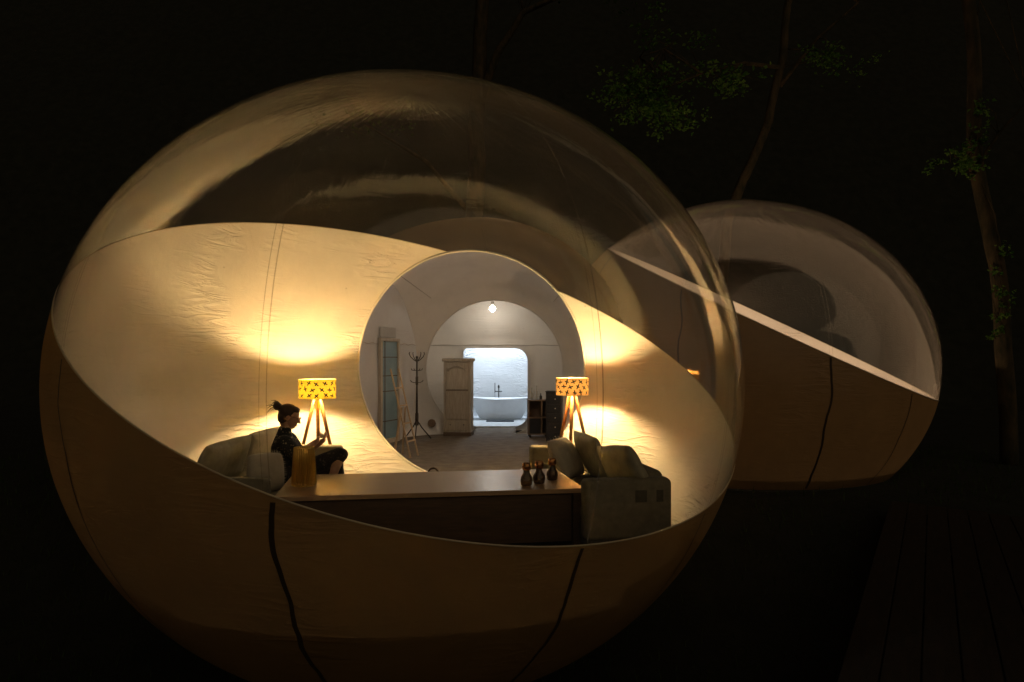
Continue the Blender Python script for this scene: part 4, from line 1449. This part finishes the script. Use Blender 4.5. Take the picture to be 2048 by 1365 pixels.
# shirt
bm = bmesh.new()
add_capsule(bm, pp(0.01, 0, 0.44), pp(-0.015, 0, 0.60), 0.165, 0.155)
add_capsule(bm, pp(-0.015, 0.04, 0.58), pp(-0.02, 0.05, 0.70), 0.150, 0.135)
add_capsule(bm, pp(-0.015, -0.04, 0.58), pp(-0.02, -0.05, 0.70), 0.150, 0.135)
add_capsule(bm, pp(-0.02, 0.15, 0.765), pp(-0.02, -0.15, 0.765), 0.078, 0.078)
add_capsule(bm, pp(-0.035, 0, 0.77), pp(-0.03, 0, 0.872), 0.105, 0.070)
add_capsule(bm, sh_r, sh_r.lerp(el_r, 0.86), 0.080, 0.076)
add_capsule(bm, sh_l, sh_l.lerp(el_l, 0.86), 0.080, 0.076)
for v_ in bm.verts:
    q = noise.noise(v_.co * 9.0) * 0.012
    v_.co += Vector((q, q, 0.4 * q))
remeshed('shirt', bm, M['shirt'], woman, 0.009, 2)
# trousers, rolled to mid calf on the near leg
bm = bmesh.new()
add_capsule(bm, hp_r - PF * 0.04, hp_l - PF * 0.04, 0.135, 0.135)
add_capsule(bm, hp_r, kn_r, 0.098, 0.076)
add_capsule(bm, kn_r, kn_r.lerp(an_r, 0.08), 0.074, 0.068)
add_capsule(bm, hp_l, kn_l, 0.098, 0.076)
add_capsule(bm, kn_l, kn_l.lerp(an_l, 0.55), 0.075, 0.068)
for v_ in bm.verts:
    q = noise.noise(v_.co * 11.0) * 0.010
    v_.co += Vector((q, -q, q))
remeshed('trousers', bm, M['trousers'], woman, 0.009, 2)
# hair drawn back into a bun with loose strands
bm = bmesh.new()
add_ell(bm, hp(-0.034, 0, 0.042), (0.096, 0.083, 0.088), HT)
add_ell(bm, hp(-0.055, 0, -0.01), (0.066, 0.076, 0.078), HT)
add_ell(bm, hp(0.012, 0, 0.082), (0.060, 0.064, 0.040), HT)
add_capsule(bm, hp(-0.10, 0, 0.045), hp(-0.135, 0, 0.06), 0.032, 0.026)
add_ell(bm, hp(-0.150, 0, 0.062), (0.046, 0.048, 0.042), HT)
for v_ in bm.verts:
    q = noise.noise(v_.co * 30.0) * 0.006
    v_.co += Vector((q, q, q))
hair = remeshed('hair', bm, M['hair'], woman, 0.006, 1)
bm = bmesh.new()
rnd = random.Random(5)
for k in range(18):
    a = hp(-0.16 + rnd.uniform(-.02, .02), rnd.uniform(-.03, .03), 0.07 + rnd.uniform(-.03, .03))
    dirv = HT @ Vector((rnd.uniform(-1.2, -0.4), rnd.uniform(-.4, .4), rnd.uniform(-.9, .15)))
    l = rnd.uniform(0.03, 0.085)
    add_tube(bm, [a, a + dirv * l * 0.5 + Vector((0, 0, 0.01)), a + dirv * l - Vector((0, 0, 0.012))], [0.0034, 0.0028, 0.0014], 4)
for k in range(10):
    a = hp(-0.06 + rnd.uniform(-.02, .03), 0.07, -0.03 - rnd.uniform(0, .03))
    add_tube(bm, [a, a - Vector((0, 0, 0.03)) + PF * rnd.uniform(-.02, .01), a - Vector((0, 0, 0.06)) + PF * rnd.uniform(-.03, .01)], [0.002, 0.0018, 0.001], 4)
bmobj('loose_strands', bm, M['hair'], hair, True)
# spectacles
bm = bmesh.new()
for s in (-1, 1):
    add_tube(bm, [hp(0.098, s * (0.031 + 0.02 * math.cos(2 * PI * k / 14)), 0.014 + 0.017 * math.sin(2 * PI * k / 14)) for k in range(15)], 0.0022, 5, False)
    add_tube(bm, [hp(0.096, s * 0.052, 0.018), hp(0.05, s * 0.072, 0.018), hp(-0.012, s * 0.083, 0.012)], 0.0022, 5)
add_tube(bm, [hp(0.100, -0.012, 0.016), hp(0.104, 0, 0.018), hp(0.100, 0.012, 0.016)], 0.002, 5)
bmobj('spectacles', bm, M['copper'], woman, True)
# something small and pale held up in the hand
hd = pp(0.335, 0.075, 0.83)
ball = sph('yarn_ball', tuple(PO + hd), (0.026, 0.024, 0.024), M['fringe'], None, 2)
tag(ball, 'small pale bundle held in the raised hand of the seated woman', 'bundle')

# ------------------------------------------------------------------ trees
def branchy(bm, pts, r0, r1, n=7, wob=0.10, seed=0):
    P, rr = [], []
    pts = [Vector(p) for p in pts]
    K = 8
    for i in range(len(pts) - 1):
        for k in range(K):
            t = k / K
            p = pts[i].lerp(pts[i + 1], t)
            P.append(p + Vector((noise.noise(Vector((p.z * .5, seed, i))), noise.noise(Vector((p.z * .5, seed + 9, i))), 0)) * wob)
    P.append(pts[-1])
    for i in range(len(P)):
        rr.append(r0 + (r1 - r0) * i / (len(P) - 1))
    add_tube(bm, P, rr, n)

def leaves(name, clumps, m, parent, seed=0, size=0.10):
    rnd = random.Random(seed)
    v, f = [], []
    for (c, r, cnt) in clumps:
        c = Vector(c)
        twigs = [c + Vector((rnd.gauss(0, .5) * r[0], rnd.gauss(0, .5) * r[1], rnd.gauss(0, .5) * r[2])) for _ in range(max(3, cnt // 14))]
        for _ in range(cnt):
            p = rnd.choice(twigs) + Vector((rnd.gauss(0, .13), rnd.gauss(0, .13), rnd.gauss(0, .09))) * (1.6 * sum(r) / 3)
            a = Euler((rnd.uniform(-1.0, 1.0), rnd.uniform(-1.0, 1.0), rnd.uniform(0, 2 * PI))).to_matrix()
            l, w = size * rnd.uniform(.7, 1.3), size * rnd.uniform(.3, .5)
            b = len(v)
            for q in ((0, 0, 0), (w, l * .45, 0.02), (0, l, -0.01), (-w, l * .45, 0.02)):
                v.append(p + a @ Vector(q))
            f.append((b, b + 1, b + 2, b + 3))
    o = pyobj(name, v, f, m, parent, False)
    return o

def tree(label, loc, trunk, r0, r1, limbs, clumps, lm, seed, size=0.1):
    t = thing('tree', label, 'tree', loc, 0, 'trees behind the bubbles')
    bm = bmesh.new()
    branchy(bm, trunk, r0, r1, 10, 0.12, seed)
    bmobj('trunk', bm, M['bark'], t, True)
    for i, (p, a, b) in enumerate(limbs):
        bm = bmesh.new()
        branchy(bm, p, a, b, 6, 0.10, seed + i)
        bmobj('limb', bm, M['bark'], t, True)
    leaves('crown', clumps, lm, t, seed, size)
    rn = random.Random(seed + 5)
    knots = [Vector(p) for p in trunk] + [Vector(p) for l in limbs for p in l[0]]
    bm = bmesh.new()
    for (c, rr, cnt) in clumps:
        c = Vector(c)
        near = sorted(knots, key=lambda q: (q - c).length)[:3]
        for k in range(max(4, cnt // 40)):
            a = rn.choice(near)
            e = c + Vector((rn.gauss(0, .45) * rr[0], rn.gauss(0, .45) * rr[1], rn.gauss(0, .45) * rr[2]))
            md = a.lerp(e, 0.5) + Vector((rn.uniform(-.1, .1), rn.uniform(-.1, .1), rn.uniform(0.0, .2)))
            add_tube(bm, [a, md, e], [0.012, 0.008, 0.003], 4)
    bmobj('twigs', bm, M['bark'], t, True)['kind'] = 'stuff'
    return t

tree('forked tree trunk rising behind the top of the large bubble', (-1.15, 23.0, -0.3),
     [(-0.3, 0, 0), (-0.2, 0, 4), (0.1, 0, 8), (0.12, 0, 10.5), (0.22, 0, 13), (0.3, 0, 15)], 0.32, 0.17,
     [([(0.18, 0, 9.8), (0.75, -0.4, 11.2), (1.5, -0.7, 12.2), (3.0, -0.9, 12.8), (5.2, -1.0, 12.6)], 0.15, 0.04),
      ([(0.15, 0, 6), (-1.5, 0.3, 8), (-3.5, 0.3, 9.2)], 0.10, 0.03)],
     [((1.7, -0.8, 13.2), (1.0, .6, .5), 220), ((4.4, -1.0, 12.7), (1.2, .6, .5), 160), ((-3.5, .4, 9.6), (1.5, .8, .8), 260), ((0.5, 0, 15.5), (2.5, 1.5, 1.2), 420)], M['leaf_dark'], 21, 0.12)
tree('leaning leafy tree between the two bubbles, its boughs reaching left', (4.2, 16.0, -0.2),
     [(0.0, 0, 0), (0.1, 0, 2.5), (0.5, 0, 5.0), (0.77, 0, 5.7), (1.3, 0, 6.8), (1.6, 0, 8.4), (1.73, 0, 9.5), (2.1, 0, 11)], 0.13, 0.07,
     [([(1.58, 0, 8.0), (0.6, -0.5, 7.9), (-0.4, -1.0, 7.5), (-1.4, -1.4, 7.0)], 0.05, 0.012), ([(1.5, 0, 7.6), (2.2, -0.3, 8.5), (3.0, -0.4, 9.2)], 0.05, 0.02),
      ([(-0.4, -1.0, 7.5), (-1.2, -1.2, 7.9), (-1.7, -1.3, 7.7)], 0.025, 0.01)],
     [((-1.75, -1.4, 6.95), (0.72, .5, .55), 760), ((-1.35, -1.5, 6.5), (0.8, .5, .35), 420), ((0.0, -1.0, 7.35), (0.75, .4, .32), 330), ((2.3, -0.4, 8.0), (0.9, .4, .3), 260), ((2.3, 0, 11), (1.6, 1, .8), 300), ((-1.0, -1, 8.3), (1.0, .5, .3), 120)], M['leaf'], 22, 0.085)
tree('ivy clad trunk at the right edge of the picture', (8.2, 12.6, -0.2),
     [(0.15, 0, 0), (0.05, 0, 2), (-0.12, 0, 3.6), (-0.40, 0, 5.2), (-0.48, 0, 7), (-0.66, 0, 9)], 0.14, 0.10,
     [([(-0.38, 0, 5.0), (-0.15, -0.2, 5.5), (0.2, -0.4, 6.0)], 0.04, 0.012), ([(-0.4, 0, 4.9), (-0.75, -.3, 5.1), (-1.0, -.4, 5.1)], 0.03, 0.01)],
     [((-0.95, -0.35, 4.95), (0.30, .25, .25), 240), ((-0.10, -0.1, 3.2), (0.12, .12, .5), 120), ((-0.42, -0.1, 5.6), (0.12, .12, .8), 140), ((-0.05, -.1, 2.4), (0.14, .14, .25), 90), ((-0.6, 0, 9), (1.4, 1, .7), 260)], M['leaf'], 24, 0.07)
# rough grass and litter round the tents
rnd = random.Random(31)
v, f = [], []
for k in range(16000):
    x, y = rnd.uniform(-9, 9), rnd.uniform(3.2, 15)
    if B1.unit(Vector((x, y, ground_z(x, y) + 0.1))).length < 1.0 or math.hypot(x - 3.67, y - 12.4) < 2.4:
        continue
    if (x - 1.55) * 0.872 - (y - 4.05) * 0.489 > -0.05 and y < 9.5 and x < 12:
        continue
    if -4 < x < 3 and y > 9:
        continue
    z = ground_z(x, y) - 0.01
    hgt, a = rnd.uniform(0.04, 0.16), rnd.uniform(0, 2 * PI)
    dx, dy = math.cos(a), math.sin(a)
    b = len(v)
    v += [(x - dy * .006, y + dx * .006, z), (x + dy * .006, y - dx * .006, z), (x + dx * hgt * .5, y + dy * hgt * .5, z + hgt)]
    f.append((b, b + 1, b + 2))
gr = pyobj('grass', v, f, M['leaf_dark'], None, False)
gr['kind'] = 'stuff'

print('scene built')
